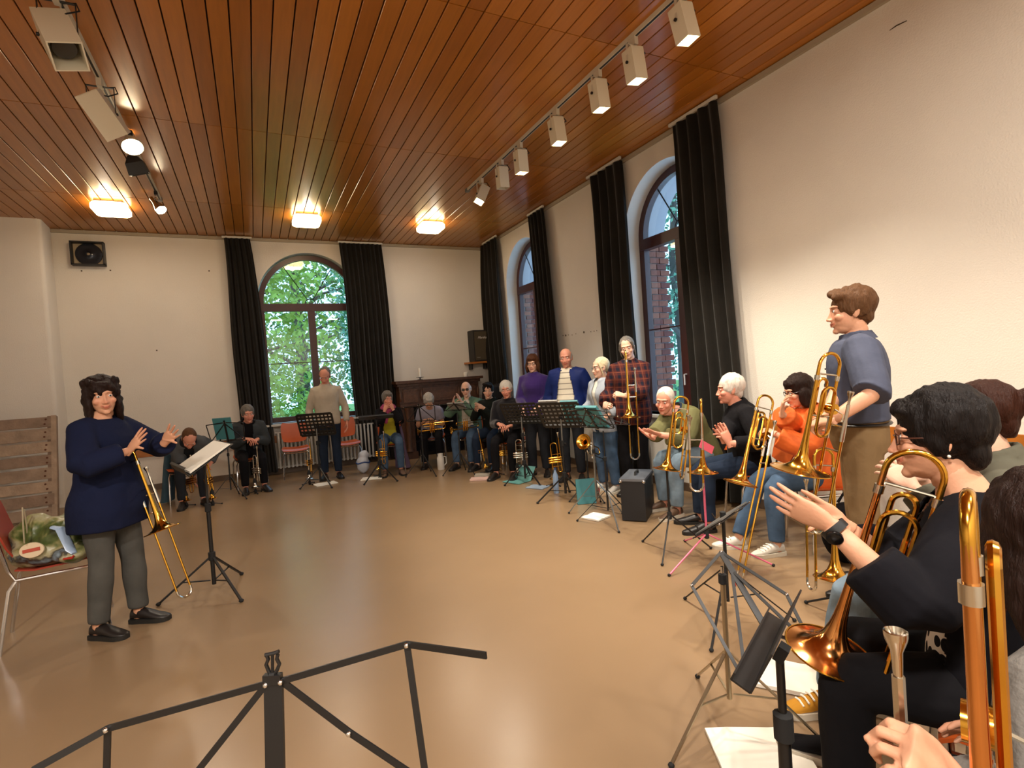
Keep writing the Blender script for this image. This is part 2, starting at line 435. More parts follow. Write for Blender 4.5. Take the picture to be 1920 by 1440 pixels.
curtain('widest black curtain at the near right window, reaching the bare white wall', 4.22, 3.66, 4.12, 3.48, rgt3, 6)
clipm = mat('curtain_clip', 'cfcbc0', .5)
for a, b_ in ((V((-.3, D - .1, H - .03)), V((.13, D - .1, H - .03))), (V((1.48, D - .1, H - .03)), V((2.25, D - .1, H - .03)))):
    tag(MB().bar(a, b_, .03, .03).build('curtain_rail', clipm, smooth=False), 'short pale curtain rail above the %s curtain of the far window' % ('left' if a.x < 0 else 'right'), 'rail')
for ya, yb, nm in ((9.3, 8.68, 'corner curtain'), (7.45, 6.95, 'curtain behind the woman in purple'), (5.78, 5.08, 'curtain between the two right-hand windows'), (4.25, 3.62, 'widest curtain on the right wall')):
    tag(MB().bar(V((RX - .12, ya, H - .03)), V((RX - .12, yb, H - .03)), .03, .03).build('curtain_rail', clipm, smooth=False), 'short pale curtain rail above the ' + nm, 'rail')

# ------------------------------------------------------------------ ceiling lamps
opal = mat('opal_glass', 'fff3dc', .4, emit='ffdca0', estr=9)
for x, y, nm in ((-1.48, 8.31, 'left'), (.86, 8.31, 'middle'), (2.74, 8.27, 'right')):
    t = thing('ceiling_lamp', 'square glowing ceiling lamp near the far wall, %s of three' % {'left': 'leftmost', 'middle': 'the middle one', 'right': 'rightmost'}[nm], 'lamp', (x, y, H), 0, 'square ceiling lamps')
    MB().box((0, 0, -.011), (.30, .30, .022)).build('base_plate', mat('lamp_base', '6b5a45', .5), t, smooth=False)
    q = lambda h, z: [V((sx * h * a, sy * h * b_, z)) for sx, sy, a, b_ in ((-1, -1, 1, .8), (-1, -1, .8, 1), (1, -1, .8, 1), (1, -1, 1, .8), (1, 1, 1, .8), (1, 1, .8, 1), (-1, 1, .8, 1), (-1, 1, 1, .8))]
    MB().loft([q(.17, -.022), q(.19, -.05), q(.19, -.105), q(.17, -.125)]).build('diffuser', opal, t, ang=.5)
    lamp('ceiling_lamp_light', 'AREA', (x, y, H - .135), LAMP_W, WARM2, (x, y, 0), size=.3)
    # glow thrown sideways and up by the opal shade
    lamp('ceiling_lamp_light', 'POINT', (x, y - .27, H - .08), 1.3, WARM, shadow_soft_size=.06)

# ------------------------------------------------------------------ spotlights on tracks
trackm = mat('track_white', 'c9bfa9', .5)
hot = mat('spot_bulb', 'fff4e0', .4, emit='ffe8c0', estr=60)
inner = mat('spot_inside', 'e8e0d0', .4)
def track(x, y0, y1, label):
    t = thing('lighting_track', label, 'track', (x, (y0 + y1) / 2, H))
    MB().box((0, 0, -.016), (.036, y1 - y0, .032)).build('rail', trackm, t, smooth=False)
    MB().box((0, 0, -.0335), (.014, y1 - y0 - .04, .004)).build('conductor_slot', BLACKM, t, smooth=False)
    MB().box((0, (y1 - y0) / 2 + .03, -.02), (.05, .06, .04)).build('end_feed', GREYM, t, smooth=False)
    return t
def rod(k, pts, r=.005): k.tube(pts, r, 6)
def box_spot(x, y, label, aim, on=True, size=1.0, group='white box spotlights on the right track', power=None, cage=None):
    t = thing('track_spotlight', label, 'spotlight', (x, y, H - .033), 0, group)
    MB().box((0, 0, -.03), (.034, .075, .06)).build('adapter', trackm, t, smooth=False)
    d = V(aim).normalized(); s = size
    piv = V((0, 0, -.16 * s - .03)); w_, l_ = .115 * s, .235 * s
    M = frame(piv, -d, (1, 0, 0)); T3 = M.to_3x3()
    yoke = MB()
    for sx in (-1, 1):
        yoke.bar(V((sx * (w_ / 2 + .006), 0, -.055)), piv + V((sx * (w_ / 2 + .006), 0, 0)), .02, .004, (1, 0, 0))
    yoke.bar(V((-w_ / 2 - .008, 0, -.055)), V((w_ / 2 + .008, 0, -.055)), .02, .005)
    yoke.build('yoke', trackm if size < 1.2 else BLACKM, t, smooth=False)
    k = MB(); h = w_ / 2
    ring = lambda z, g: [M @ V((sx * g, sy * g, z)) for sx, sy in ((-1, -1), (1, -1), (1, 1), (-1, 1))]
    k.loft([ring(-l_ * .55, h * .9), ring(-l_ * .55, h), ring(l_ * .43, h), ring(l_ * .45, h * .95), ring(l_ * .45, h * .2)], cap=False)
    k.loft([ring(-l_ * .55, h * .9), ring(l_ * .1, h * .86), ring(l_ * .1, h * .1)], cap=False)
    k.build('housing', mat('spot_white', 'd8cfb6', .45), t, smooth=False)
    for sx in (-1, 1):
        kn = MB().lathe([(.004, 0), (.011, 0), (.011, .012), (.004, .014)], frame(piv + V((sx * (w_ / 2 + .008), 0, 0)), (sx, 0, 0), (0, 0, 1)), 10).build('tilt_knob', BLACKM, t)
    c = MB(); c.tube([V((.02, .02, -.05)), V((.09, .03, -.03)), V((.11, .0, -.09)), V((.05, -.02, -.13)), M @ V((0, 0, l_ * .45))], .005, 6)
    c.build('cable', RUBBER, t)
    k = MB().lathe([(h * .30, l_ * .05), (h * .62, -l_ * .12), (h * .76, -l_ * .30), (h * .70, -l_ * .325), (.002, -l_ * .33)], M, 20)
    k.build('bulb', hot if on else mat('bulb_off', '3a3733', .2), t)
    if on:
        o = V((x, y, H - .033)) + M @ V((0, 0, -l_ * .42))
        lamp('spot_light', 'SPOT', o + d * .05, power or SPOT_W, WARM, o + d * 3, spot_size=R(88), spot_blend=.75, shadow_soft_size=.045)
    return t
track(2.75, 1.2, 6.6, 'long pale spotlight track on the ceiling at the right')
rs = [(2.67, (.16, -.10, -1)), (3.18, (.13, .0, -1)), (3.64, (.11, 0, -1)), (4.32, (.08, -.05, -1)), (5.08, (.06, .05, -1)), (5.56, (.05, .05, -1)), (6.16, (-.55, -.2, -1))]
names = ['nearest lit white spotlight, brightest at the top edge', 'second lit white spotlight counted from the nearest on the right track', 'third lit white spotlight from the nearest on the right track', 'fourth lit white spotlight, in the middle of the right track', 'fifth spotlight on the right track, lit, next to the unlit one', 'unlit white spotlight on the right track, between two lit ones', 'last lit spotlight at the far end of the right track, tilted left']
for (y, a), nm in zip(rs, names):
    box_spot(2.75, y, nm, a, on='unlit white' not in nm)
box_spot(2.75, 1.75, 'added unseen white spotlight on the right track above the man in blue shirt', (.02, -.15, -1), True)  # extra spot above the frame, added to light the foreground
track(-.90, 3.3, 7.9, 'spotlight track on the ceiling at the left')
box_spot(-.90, 4.02, 'large unlit white box spotlight in the upper left corner, tilted toward the viewer', (.30, -.50, -.8), False, 1.5, 'large box spotlights on the left track')
box_spot(-.90, 5.02, 'large unlit white box spotlight turned away, second on the left track', (.45, .40, -.75), False, 1.4, 'large box spotlights on the left track')
def cone_spot(x, y, z, aim, label, r, l, m, on, power):
    t = thing('track_spotlight', label, 'spotlight', (x, y, H - .036))
    MB().box((0, 0, -.02), (.034, .075, .04)).build('adapter', BLACKM, t, smooth=False)
    d = V(aim).normalized(); M = frame((.0, 0, z - H + .033), -d, (1, .01, 0))
    MB().tube([(0, 0, -.03), V((0, 0, -.06)), M @ V((0, 0, l * .5))], .007, 6).build('arm', m, t)
    MB().lathe([(r * .35, l * .62), (r * .45, l * .6), (r * .5, l * .2), (r, -l * .4), (r, -l * .5), (r * .93, -l * .5), (r * .9, -l * .4), (r * .4, l * .1)], M, 24, cap=False).build('shade', m, t)
    MB().lathe([(.001, -l * .30), (r * .6, -l * .32), (r * .88, -l * .42), (r * .88, -l * .43), (.001, -l * .47)], M, 24).build('bulb', hot if on else mat('bulb_off', '3a3733', .2), t)
    if on:
        o = V((x, y, H - .033)) + M @ V((0, 0, -l * .55))
        lamp('spot_light', 'SPOT', o, power, WARM, o + d * 3, spot_size=R(120), spot_blend=.8, shadow_soft_size=.05)
cone_spot(-.86, 5.92, 3.80, (.15, -.45, -.75), 'round lit reflector lamp on the left track, white glare', .09, .15, mat('spot_white', 'd8cfb6'), True, 45)
cone_spot(-.90, 7.60, 3.74, (.55, -.55, -.9), 'small lit silver cone spotlight at the far end of the left track', .062, .20, CHROME, True, 22)
t = thing('track_spotlight', 'small black spotlight on the left track, unlit, turned down', 'spotlight', (-.90, 6.20, H - .036))
MB().box((0, 0, -.02), (.034, .075, .04)).build('adapter', BLACKM, t, smooth=False)
M = frame((0.02, 0, -.20), (-.3, -.3, 1), (1, 0, 0)); k = MB()
ring = lambda z, g, g2: [M @ V((sx * g, sy * g2, z)) for sx, sy in ((-1, -1), (1, -1), (1, 1), (-1, 1))]
k.loft([ring(.09, .03, .03), ring(.02, .075, .06), ring(-.09, .085, .07), ring(-.085, .07, .055), ring(0, .05, .04)])
k.build('housing', BLACKM, t, smooth=False)
MB().tube([(0, 0, -.03), (.01, 0, -.09), M @ V((0, 0, .08))], .006, 6).build('arm', BLACKM, t)

# ------------------------------------------------------------------ wall loudspeaker at upper left
p = V((-2.04, D - .01, 3.57))
t = thing('wall_speaker', 'square wall speaker with glossy round cone, high on the far wall at left', 'loudspeaker', p)
k = MB()
for sx in (-1, 1): k.box((sx * .19, -.05, 0), (.018, .12, .34))
for sz in (-1, 1): k.box((0, -.05, sz * .163), (.398, .12, .018))
k.box((0, .0, 0), (.38, .016, .32), mi=1)
k.build('frame', [BLACKM, mat('speaker_board', 'a79679', .7)], t, smooth=False)
M = frame((0, -.012, 0), (0, -1, 0), (1, 0, 0))
MB().lathe([(.165, 0), (.16, .012), (.11, .018), (.05, .008), (.03, .02), (.001, .03)], M, 32).build('cone', mat('speaker_cone', '2c3038', .12, .6), t)
MB().lathe([(.02, .02), (.018, .036), (.001, .04)], M, 16).build('dust_cap', mat('dust_cap', '8a7a62', .5), t)

# ------------------------------------------------------------------ radiator and far-corner furniture
radm = mat('radiator_paint', 'bdbab2', .45)
t = thing('radiator', 'pale ribbed radiator under the far wall window', 'radiator', (1.05, D - .13, 0))
k = MB().box((0, 0, 0), (.036, .14, .60))
n_ = 25
secm = None
for i in range(n_):
    kk = MB()
    for sy in (-.045, .045): kk.tube([(0, sy, .10), (0, sy, .13), (0, sy, .67), (0, sy, .70)], [.008, .017, .017, .008], 8)
    kk.box((0, 0, .115), (.03, .12, .03)); kk.box((0, 0, .685), (.03, .12, .03))
    if secm is None: secm = kk.mesh('section', radm)
    o = bpy.data.objects.new('section', secm); C.objects.link(o); o.parent = t; o.location = ((i - 12) * .063, 0, 0)
k = MB(); k.tube([(-.8, 0, .115), (.8, 0, .115)], .014, 8); k.tube([(-.8, 0, .685), (.8, 0, .685)], .014, 8); k.tube([(.78, 0, .115), (.85, 0, .115), (.85, .03, 0)], .011, 8); k.build('pipe', radm, t)

oakm = mat('carved_oak', '4d2f1d', .45, var=.25, vscale=16, bump=.25, bscale=30)
oakl = mat('carved_oak_panel', '5a3a25', .45, var=.2, vscale=20, bump=.3, bscale=45)
t = thing('carved_mantelpiece', 'dark carved wooden mantelpiece with panels, right of the wide curtain', 'mantelpiece', (3.05, D - .22, 0))
MB().box((0, -.03, 1.375), (1.66, .46, .05)).build('shelf_slab', oakm, t, smooth=False)
k = MB(); k.box((0, 0, 1.325), (1.58, .40, .05)); k.box((0, .01, 1.12), (1.52, .36, .38)); k.box((0, -.015, .955), (1.54, .40, .05)); k.build('frieze', oakm, t, smooth=False)
for sx in (-1, 1):
    k = MB(); k.box((sx * .64, .01, .46), (.24, .36, .93)); k.box((sx * .64, -.01, .06), (.28, .40, .12))
    k.build('pilaster', oakm, t, smooth=False)
    kk = MB(); kk.tube([(sx * .64, -.19, .14), (sx * .64, -.19, .22), (sx * .64, -.19, .5), (sx * .64, -.19, .82), (sx * .64, -.19, .92)], [.06, .035, .05, .035, .06], 12); kk.build('half_column', oakl, t)
for x, w_ in ((-.56, .26), (0, .66), (.56, .26)):
    MB().box((x, -.178, 1.13), (w_, .02, .24)).box((x, -.186, 1.13), (w_ - .07, .012, .17)).build('panel', oakl, t, smooth=False)
for x in (-.36, .36, -.74, .74):
    MB().ell((x, -.18, 1.13), (.025, .02, .10)).build('carved_boss', oakl, t)
k = MB(); k.box((0, .12, .47), (1.06, .12, .94)); k.build('fireback', mat('fireback_dark', '0c0f16', .35), t, smooth=False)  # blue-black back of the opening
for i in range(3): MB().box((0, .05, .16 + i * .25), (1.03, .02, .20)).build('fire_screen_panel', mat('screen_blue_black', '10151f', .25, .3), t, smooth=False)

p = V((2.72, D - .28, 1.40))
t = thing('candle_holder', 'low black iron candle holder on the carved mantelpiece', 'candle holder', p)
MB().lathe([(.05, 0), (.05, .006), (.012, .012), (.01, .035), (.07, .045), (.075, .05), (.01, .052)], n=20).build('holder', BLACKM, t)
tag(MB().lathe([(.022, 0), (.022, .155), (.018, .165), (.002, .162)], n=16).build('candle', mat('candle_wax', 'e9e4d8', .5), loc=p + V((0, 0, .052))), 'white pillar candle standing in the iron holder', 'candle')
tag(MB().lathe([(.038, 0), (.04, .005), (.04, .075), (.034, .085), (.004, .09)], n=16).build('jar_candle', mat('candle_wax', 'e9e4d8', .5), loc=(3.62, D - .26, 1.40)), 'short cream candle at the right end of the mantelpiece', 'candle')

t = thing('wall_shelf', 'short wooden wall shelf under the loudspeaker cabinet', 'shelf', (4.0, D - .17, 1.655))
MB().box((-.05, 0, 0), (.50, .33, .035)).build('board', railm, t, smooth=False)
for x in (-.2, .1): MB().box((x, .08, -.07), (.02, .16, .11)).build('bracket', BLACKM, t, smooth=False)
t = thing('guitar_cabinet', 'black loudspeaker cabinet with white script logo on the wall shelf', 'loudspeaker', (4.02, D - .18, 1.675))
MB().box((0, 0, .30), (.44, .29, .60)).build('cabinet', mat('cabinet_vinyl', '15130f', .6), t, smooth=False)
MB().box((-.015, -.147, .30), (.37, .008, .54)).build('grille', mat('grille_cloth', '4d4230', .9, bump=.4, bscale=250), t, smooth=False)
def text(s, size, M, m, parent, name='lettering', shear=0, extrude=.001):
    cu = bpy.data.curves.new('t', 'FONT'); cu.body = s; cu.size = size; cu.shear = shear; cu.extrude = extrude; cu.align_x = 'CENTER'; cu.resolution_u = 2
    o = bpy.data.objects.new('t', cu); C.objects.link(o); dg = bpy.context.evaluated_depsgraph_get()
    me = bpy.data.meshes.new_from_object(o.evaluated_get(dg)); bpy.data.objects.remove(o); bpy.data.curves.remove(cu)
    me.materials.clear(); me.materials.append(m); o = bpy.data.objects.new(name, me); C.objects.link(o); o.parent = parent; o.matrix_local = M; return o
WHITEL = mat('white_lettering', 'e6e2d8', .5)
text('Marshall', .062, Matrix.Translation((-.03, -.153, .435)) @ Matrix.Rotation(R(90), 4, 'X'), WHITEL, t, 'logo', .35)
text('Marshall', .020, Matrix.Translation((-.14, -.153, .07)) @ Matrix.Rotation(R(90), 4, 'X'), mat('grey_lettering', '9a9484', .5), t, 'small_logo', .3)

t = thing('low_cupboard', 'orange-brown wooden cupboard in the far corner behind the men', 'cupboard', (4.0, 8.90, 0))
MB().box((0, 0, .46), (.38, .42, .92)).build('body', railm, t, smooth=False)
MB().box((0, 0, .935), (.42, .46, .03)).build('top', oakl, t, smooth=False)
for sx in (-1, 1):
    dd = MB().box((sx * .09, -.215, .46), (.17, .014, .82)).build('door', railm, t, smooth=False)
    MB().ell((sx * .02, -.23, .55), (.01, .012, .01)).build('knob', BRASS, dd)
t = thing('black_case', 'black instrument case with a white tag on the corner cupboard', 'case', (3.98, 8.88, .95))
k = MB(); rr = lambda y, e: [V((x, y, z)) for x, z in ((-.24 + e, .02), (.24 - e, .02), (.25 - e, .10), (.22 - e, .26), (.1, .29 - e), (-.1, .25 - e), (-.23 + e, .16))]
k.loft([rr(-.13, .03), rr(-.11, 0), rr(.13, 0), rr(.15, .03)]); k.build('shell', mat('case_black', '16171b', .5), t, ang=.5)
MB().box((.02, -.137, .19), (.035, .008, .10)).build('tag', PAPER, t, smooth=False)

# ------------------------------------------------------------------ chairs
def chair(label, x, y, face, seatm=PLASTICO, group='orange shell chairs of the players', h=.45):
    t = thing('shell_chair', label, 'chair', (x, y, 0), R(face - 90), group)
    def sheet(pts, w, th):
        rings = []
        for (yy, zz), ww in zip(pts, w):
            rings.append([V((ww * math.sin(a), yy + .0, zz + .018 * math.sin(a) ** 2)) for a in np.linspace(-PI / 2, PI / 2, 9)])
        n = 9; up = [p for r in rings for p in r]; k = MB(); m = len(rings)
        off = []
        for i, r in enumerate(rings):
            a = V(pts[min(i + 1, m - 1)]) - V(pts[max(i - 1, 0)]); nn = V((0, -a.y, a.x)).normalized() * th
            off += [p - nn for p in r]
        fs = []
        for i in range(m - 1):
            for j in range(n - 1):
                q = i * n + j; fs.append((q, q + 1, q + n + 1, q + n)); q += m * n; fs.append((q, q + n, q + n + 1, q + 1))
        for i in range(m - 1):
            for j in (0, n - 1): q = i * n + j; fs.append((q, q + n, q + n + m * n, q + m * n))
        for j in range(n - 1):
            for i in (0, m - 1): q = i * n + j; fs.append((q, q + 1, q + 1 + m * n, q + m * n))
        k.add(up + off, fs); return k
    sheet([(.21, h - .03), (.18, h - .005), (.10, h - .01), (-.08, h - .015), (-.17, h)], [.19, .205, .21, .20, .18], .010).build('seat', seatm, t)
    sheet([(-.175, h + .08), (-.20, h + .14), (-.235, h + .26), (-.26, h + .36), (-.265, h + .385)], [.165, .19, .20, .19, .165], .010).build('backrest', seatm, t)
    for sx in (-1, 1):
        MB().tube([(sx * .17, .19, h - .045), (sx * .19, .22, h - .09), (sx * .20, .25, .012), (sx * .20, .25, 0)], .0105, 8).build('leg', CHROME, t)
        MB().tube([(sx * .17, -.17, h - .045), (sx * .19, -.20, h - .09), (sx * .20, -.26, .012), (sx * .20, -.26, 0)], .0105, 8).build('leg', CHROME, t)
        MB().tube([(sx * .17, .19, h - .045), (sx * .17, -.17, h - .04), (sx * .165, -.20, h + .02), (sx * .165, -.255, h + .30)], .0105, 8).build('side_rail', CHROME, t)
    MB().tube([(-.17, .19, h - .05), (.17, .19, h - .05)], .009, 8).build('cross_rail', CHROME, t)
    return t

# ------------------------------------------------------------------ music stands
def tripod(k, h, r, leg, rt=.010, ang0=90, n=3):
    """legs from a collar at height h down to radius r, with low braces."""
    for i in range(n):
        a = R(ang0 + 120 * i); c, s = math.cos(a), math.sin(a)
        yield MB().bar((c * .02, s * .02, h), (c * r, s * r, .012), rt * 1.3, rt), (c, s)
def desk_stand(label, x, y, face, h=1.0, tilt=60, holes=True, m=BLACKM, r=.27, a0=90, group='perforated desk music stands', w=.48, dh=.33, polem=None, ld=.06):
    """face: the way the desk front looks (towards its player)."""
    t = thing('music_stand', label, 'music stand', (x, y, 0), R(face - 90), group); pm = polem or m
    for mb, (c, s) in tripod(None, .26, r, pm, .012, a0):
        lg = mb.build('leg', pm, t, smooth=False)
        MB().ell((c * r, s * r, .012), (.017, .017, .012), nu=8, nv=6).build('foot', RUBBER, lg)
        MB().bar((c * .02, s * .02, .10), (c * r * .55, s * r * .55, .125), .008, .008).build('brace', pm, lg, smooth=False)
    MB().tube([(0, 0, .07), (0, 0, .62)], .014, 10).build('lower_pole', pm, t)
    MB().tube([(0, 0, .55), (0, 0, h - .04)], .009, 10).build('upper_pole', GREYM if holes else pm, t)
    MB().lathe([(.014, .24), (.024, .245), (.024, .30), (.014, .305)], n=12).build('collar', RUBBER, t)
    k = MB().lathe([(.014, .59), (.021, .595), (.021, .65), (.009, .655)], n=12); k.tube([(0, 0, .62), (.045, 0, .62)], .010, 8); k.build('clamp_knob', RUBBER, t)
    M = Matrix.Translation((0, 0, h)) @ Matrix.Rotation(R(90 - tilt), 4, 'X')
    k = MB(); T = lambda p: M @ V(p)
    R3 = M.to_3x3()
    if holes:
        nx, nz = 9, 6
        for i in range(nx + 1): k.box(T((-w / 2 + w * i / nx, 0, 0)), (.020 if 0 < i < nx else .03, .003, dh), R3)
        for j in range(nz + 1): k.box(T((0, .0006, -dh / 2 + dh * j / nz)), (w, .0025, .028 if 0 < j < nz else .036), R3)
    else:
        k.box(T((0, 0, 0)), (w, .004, dh), R3)
    k.build('desk', m, t, smooth=False)
    k = MB(); k.box(T((0, ld / 2, -dh / 2)), (w, ld, .004), R3); k.box(T((0, ld, -dh / 2 + .008)), (w, .004, .018), R3); k.build('ledge', m, t, smooth=False)
    MB().box(T((0, -.02, -.03)), (.03, .022, .035), R3).build('tilt_joint', RUBBER, t, smooth=False)
    t['_M'] = [list(r_) for r_ in M]
    return t, M
def on_desk(t, M): return t.matrix_basis @ M
def wire_stand(label, x, y, face, h=1.0, tilt=62, m=BLACKM, r=.27, a0=90, w=.46, dh=.26, group='folding wire music stands', legm=None, desk=True):
    t = thing('music_stand', label, 'music stand', (x, y, 0), R(face - 90), group); lm = legm or m
    for i in range(3):
        a = R(a0 + 120 * i); c, s = math.cos(a), math.sin(a)
        lg = MB().bar((c * .015, s * .015, .30), (c * r, s * r, .012), .012, .006).build('leg', lm, t, smooth=False)
        MB().ell((c * r, s * r, .010), (.012, .012, .010), nu=8, nv=6).build('foot', RUBBER, lg)
        MB().bar((c * .015, s * .015, .14), (c * r * .5, s * r * .5, .158), .008, .004).build('brace', lm, lg, smooth=False)
    MB().tube([(0, 0, .12), (0, 0, .60)], .010, 8).build('lower_pole', lm, t)
    MB().tube([(0, 0, .55), (0, 0, h - .1)], .0065, 8).build('upper_pole', CHROME if legm else lm, t)
    MB().lathe([(.010, .57), (.016, .575), (.016, .61), (.0065, .615)], n=10).build('collar', RUBBER, t)
    if not desk: return t, None
    M = Matrix.Translation((0, 0, h)) @ Matrix.Rotation(R(90 - tilt), 4, 'X'); T = lambda a, b_, y=0: M @ V((a, y, b_))
    def st(nm, a, b_): MB().bar(T(*a), T(*b_), .012, .004, M.to_3x3() @ V((0, 1, 0))).build(nm, m, t, smooth=False)
    hw, hh = w / 2, dh / 2
    MB().bar(T(0, -hh - .02), T(0, hh + .03), .022, .006, M.to_3x3() @ V((0, 1, 0))).build('centre_post', m, t, smooth=False)
    for s in (-1, 1):
        st('top_arm', (0, hh), (s * hw, hh * .85)); st('side_arm', (s * hw, hh * .85), (s * hw * .92, -hh)); st('bottom_arm', (0, -hh), (s * hw * .92, -hh))
        st('cross_arm', (0, hh * .9), (s * hw * .92, -hh)); st('page_arm', (s * hw * .4, -hh), (s * hw * .4, -hh + .0301))
        MB().bar(T(s * hw * .5, -hh, .0), T(s * hw * .5, -hh, .05), .012, .004).build('page_rest', m, t, smooth=False)
        for a in ((s * hw, hh * .85), (s * .012, hh), (s * hw * .92, -hh)):
            MB().ell(T(*a), (.006, .006, .006), nu=8, nv=6).build('rivet', CHROME, t)
    return t, M
def paper(label, x, y, rot, w=.21, l=.297, n=1, z=.002, m=PAPER, name='sheet_music', cat='paper'):
    k = MB(); q = []
    rr = random.Random(int(x * 100 + y * 10))
    nx = 5
    for th in (0, .002 * n):
        for i in range(nx):
            for j in range(nx):
                q.append(V((-w / 2 + w * i / (nx - 1), -l / 2 + l * j / (nx - 1), th + (.006 * abs(math.sin(i * 1.3 + j * .9)) if th else 0) + .001)))
    fs = []
    for b0 in (0, nx * nx):
        for i in range(nx - 1):
            for j in range(nx - 1):
                a = b0 + i * nx + j; f_ = (a, a + nx, a + nx + 1, a + 1); fs.append(f_ if b0 else f_[::-1])
    e = [i for i in range(nx)] + [i * nx + nx - 1 for i in range(1, nx)] + [(nx - 1) * nx + j for j in range(nx - 2, -1, -1)] + [i * nx for i in range(nx - 2, 0, -1)]
    for a, b_ in zip(e, e[1:] + e[:1]): fs.append((a, b_, b_ + nx * nx, a + nx * nx))
    k.add(q, fs); o = k.build(name, m, ang=1.3, loc=(x, y, z)); o.rotation_euler = (0, 0, R(rot)); tag(o, label, cat); return o
def booklet(label, M, w, h, cover, th=.012, cat='music book', page=True):
    """music on a stand's desk; M is the desk frame, y towards the player."""
    t = thing('music_book', label, cat, M=M @ Matrix.Translation((0, .006, 0)))
    MB().box((0, .001 + th / 2, 0), (w, th, h)).build('cover', cover, t, smooth=False)
    if page: MB().box((0, th + .003, 0), (w - .012, .004, h - .012)).build('page', PAPER, t, smooth=False)
    return t

# ------------------------------------------------------------------ brass instruments
def bell_profile(r, L, r0=.0076, n=16):
    pr = []
    for i in range(n + 1):
        z = L * (i / n) ** 1.6
        pr.append((r0 + (r - r0) * (1.0 / (1 + z / (L * .062))) ** 1.5 * (1 - i / n) ** .2, z))
    return pr
def trombone(label, bell, top, side, bell_r=.11, L=.72, fatt=False, slide=True, ext=.30, m=BRASS, group=None, mouthpiece=True, sl_m=NICKEL, gap=.105, ys=1, rc=.33, bm=None):
    """bell: centre of the bell rim; top: towards the tuning bow; side: towards the slide."""
    z = (V(top) - V(bell)).normalized(); L = max(.5, min(.74, (V(top) - V(bell)).length)) - gap / 2 + .05
    t = thing('trombone', label, 'trombone', group=group, M=frame(bell, z, side))
    br = .008; zt = max(.26, L + gap / 2 - .05 - rc)
    k = MB(); pr = bell_profile(bell_r, L - .05)
    k.lathe(pr[:1] + [(pr[0][0] + .003, .001)] + pr, None, 28, cap=False)
    k.lathe([(a - .0015, b_ + .0005) for a, b_ in pr[:12]][::-1], None, 28, cap=False)
    k.build('bell', bm or m, t)
    MB().tube([(bell_r * math.cos(a), bell_r * math.sin(a), 0) for a in np.linspace(0, 2 * PI, 33)[:-1]], .003, 6, closed=True).build('bell_rim', m, t)
    g = gap; bt = L - .05
    MB().tube([(0, 0, bt - .06), (0, 0, bt)] + arc((g / 2, 0, bt), g / 2, PI, 0, 14)[1:] + [(g, 0, bt - .06)], br, 10).build('tuning_slide', m, t)
    MB().tube([(g, 0, bt - .05), (g, 0, zt)], br * .95, 10).build('gooseneck', sl_m if not fatt else m, t)
    for zz in (bt - .04, zt + .015): MB().tube([(0, 0, zz), (g, 0, zz)], .0045, 8).build('bell_brace', sl_m, t)
    for xx, zz in ((0, bt - .06), (g, bt - .055), (g, zt + .005)): MB().tube([(xx, 0, zz - .012), (xx, 0, zz + .012)], .0125 if xx == 0 else .0105, 10).build('ferrule', sl_m, t)
    if fatt:
        r = MB(); vy = .02 * ys; vt = bt - (.09 if ys > 0 else .035)
        r.tube([(g * .28, vy, zt + .03), (g * .28, vy, vt)] + [p + V((0, vy, 0)) for p in arc((g * .5, 0, vt), g * .22, PI, 0, 10)] + [(g * .72, vy, .30)] + [p + V((0, vy, 0)) for p in arc((g * .5, 0, .30), g * .22, 0, -PI, 10)] + [(g * .28, vy, zt + .03)], .0075, 8)
        r.build('valve_loop', m, t)
        r = MB(); z0 = bt - .30
        r.tube([(g * .18, -.025, z0 + .16)] + [p + V((0, -.025, 0)) for p in arc((g * .5, 0, z0 + .16), g * .32, PI, 0, 10)] + [(g * .82, -.025, z0)] + [p + V((0, -.025, 0)) for p in arc((g * .5, 0, z0), g * .32, 0, -PI, 10)], .0072, 8, closed=True)
        if ys > 0: r.build('inner_loop', m, t)
        MB().lathe([(.026, -.02), (.026, .02)], frame((g, 0, zt + .055), (0, 1, 0), (1, 0, 0)), 16).build('rotary_valve', m, t)
        MB().tube([(g, -.02, zt + .055), (g + .02, -.05, zt + .035), (g + .01, -.06, zt)], .004, 6).build('trigger', sl_m, t)
    if slide:
        y1 = -.085 * ys; zb = -ext
        MB().tube([(g, 0, zt), (g, 0, zb + .06)], .0068, 8).build('outer_slide', m, t)
        MB().tube([(g, y1, zt), (g, y1, zb + .06)], .0068, 8).build('outer_slide', m, t)
        MB().tube([(g, 0, zb + .06)] + [V((g, 0, 0)) + V((0, y1 / 2 + abs(y1) / 2 * math.cos(a), zb + .045 - abs(y1) / 2 * math.sin(a))) for a in np.linspace(0, PI, 12)] + [(g, y1, zb + .06)], .0075, 8).build('slide_bow', sl_m, t)
        for zz in (zt - .02, zt - .14): MB().tube([(g, 0, zz), (g, y1, zz)], .005, 8).build('slide_brace', sl_m, t)
        MB().tube([(g, y1, zt), (g, y1, zt + .09)], .008, 8).build('leadpipe', sl_m, t)
        for yy in (0, y1): MB().tube([(g, yy, zt - .09), (g, yy, zt + .005)], .010, 8).build('slide_sleeve', sl_m, t)
        if mouthpiece:
            MB().lathe([(.005, 0), (.0065, .03), (.0075, .05), (.0135, .066), (.0145, .072), (.0145, .078), (.0125, .079), (.010, .072), (.003, .058)], Matrix.Translation((g, y1, zt + .075)), 18, cap=False).build('mouthpiece', sl_m, t)
    return t
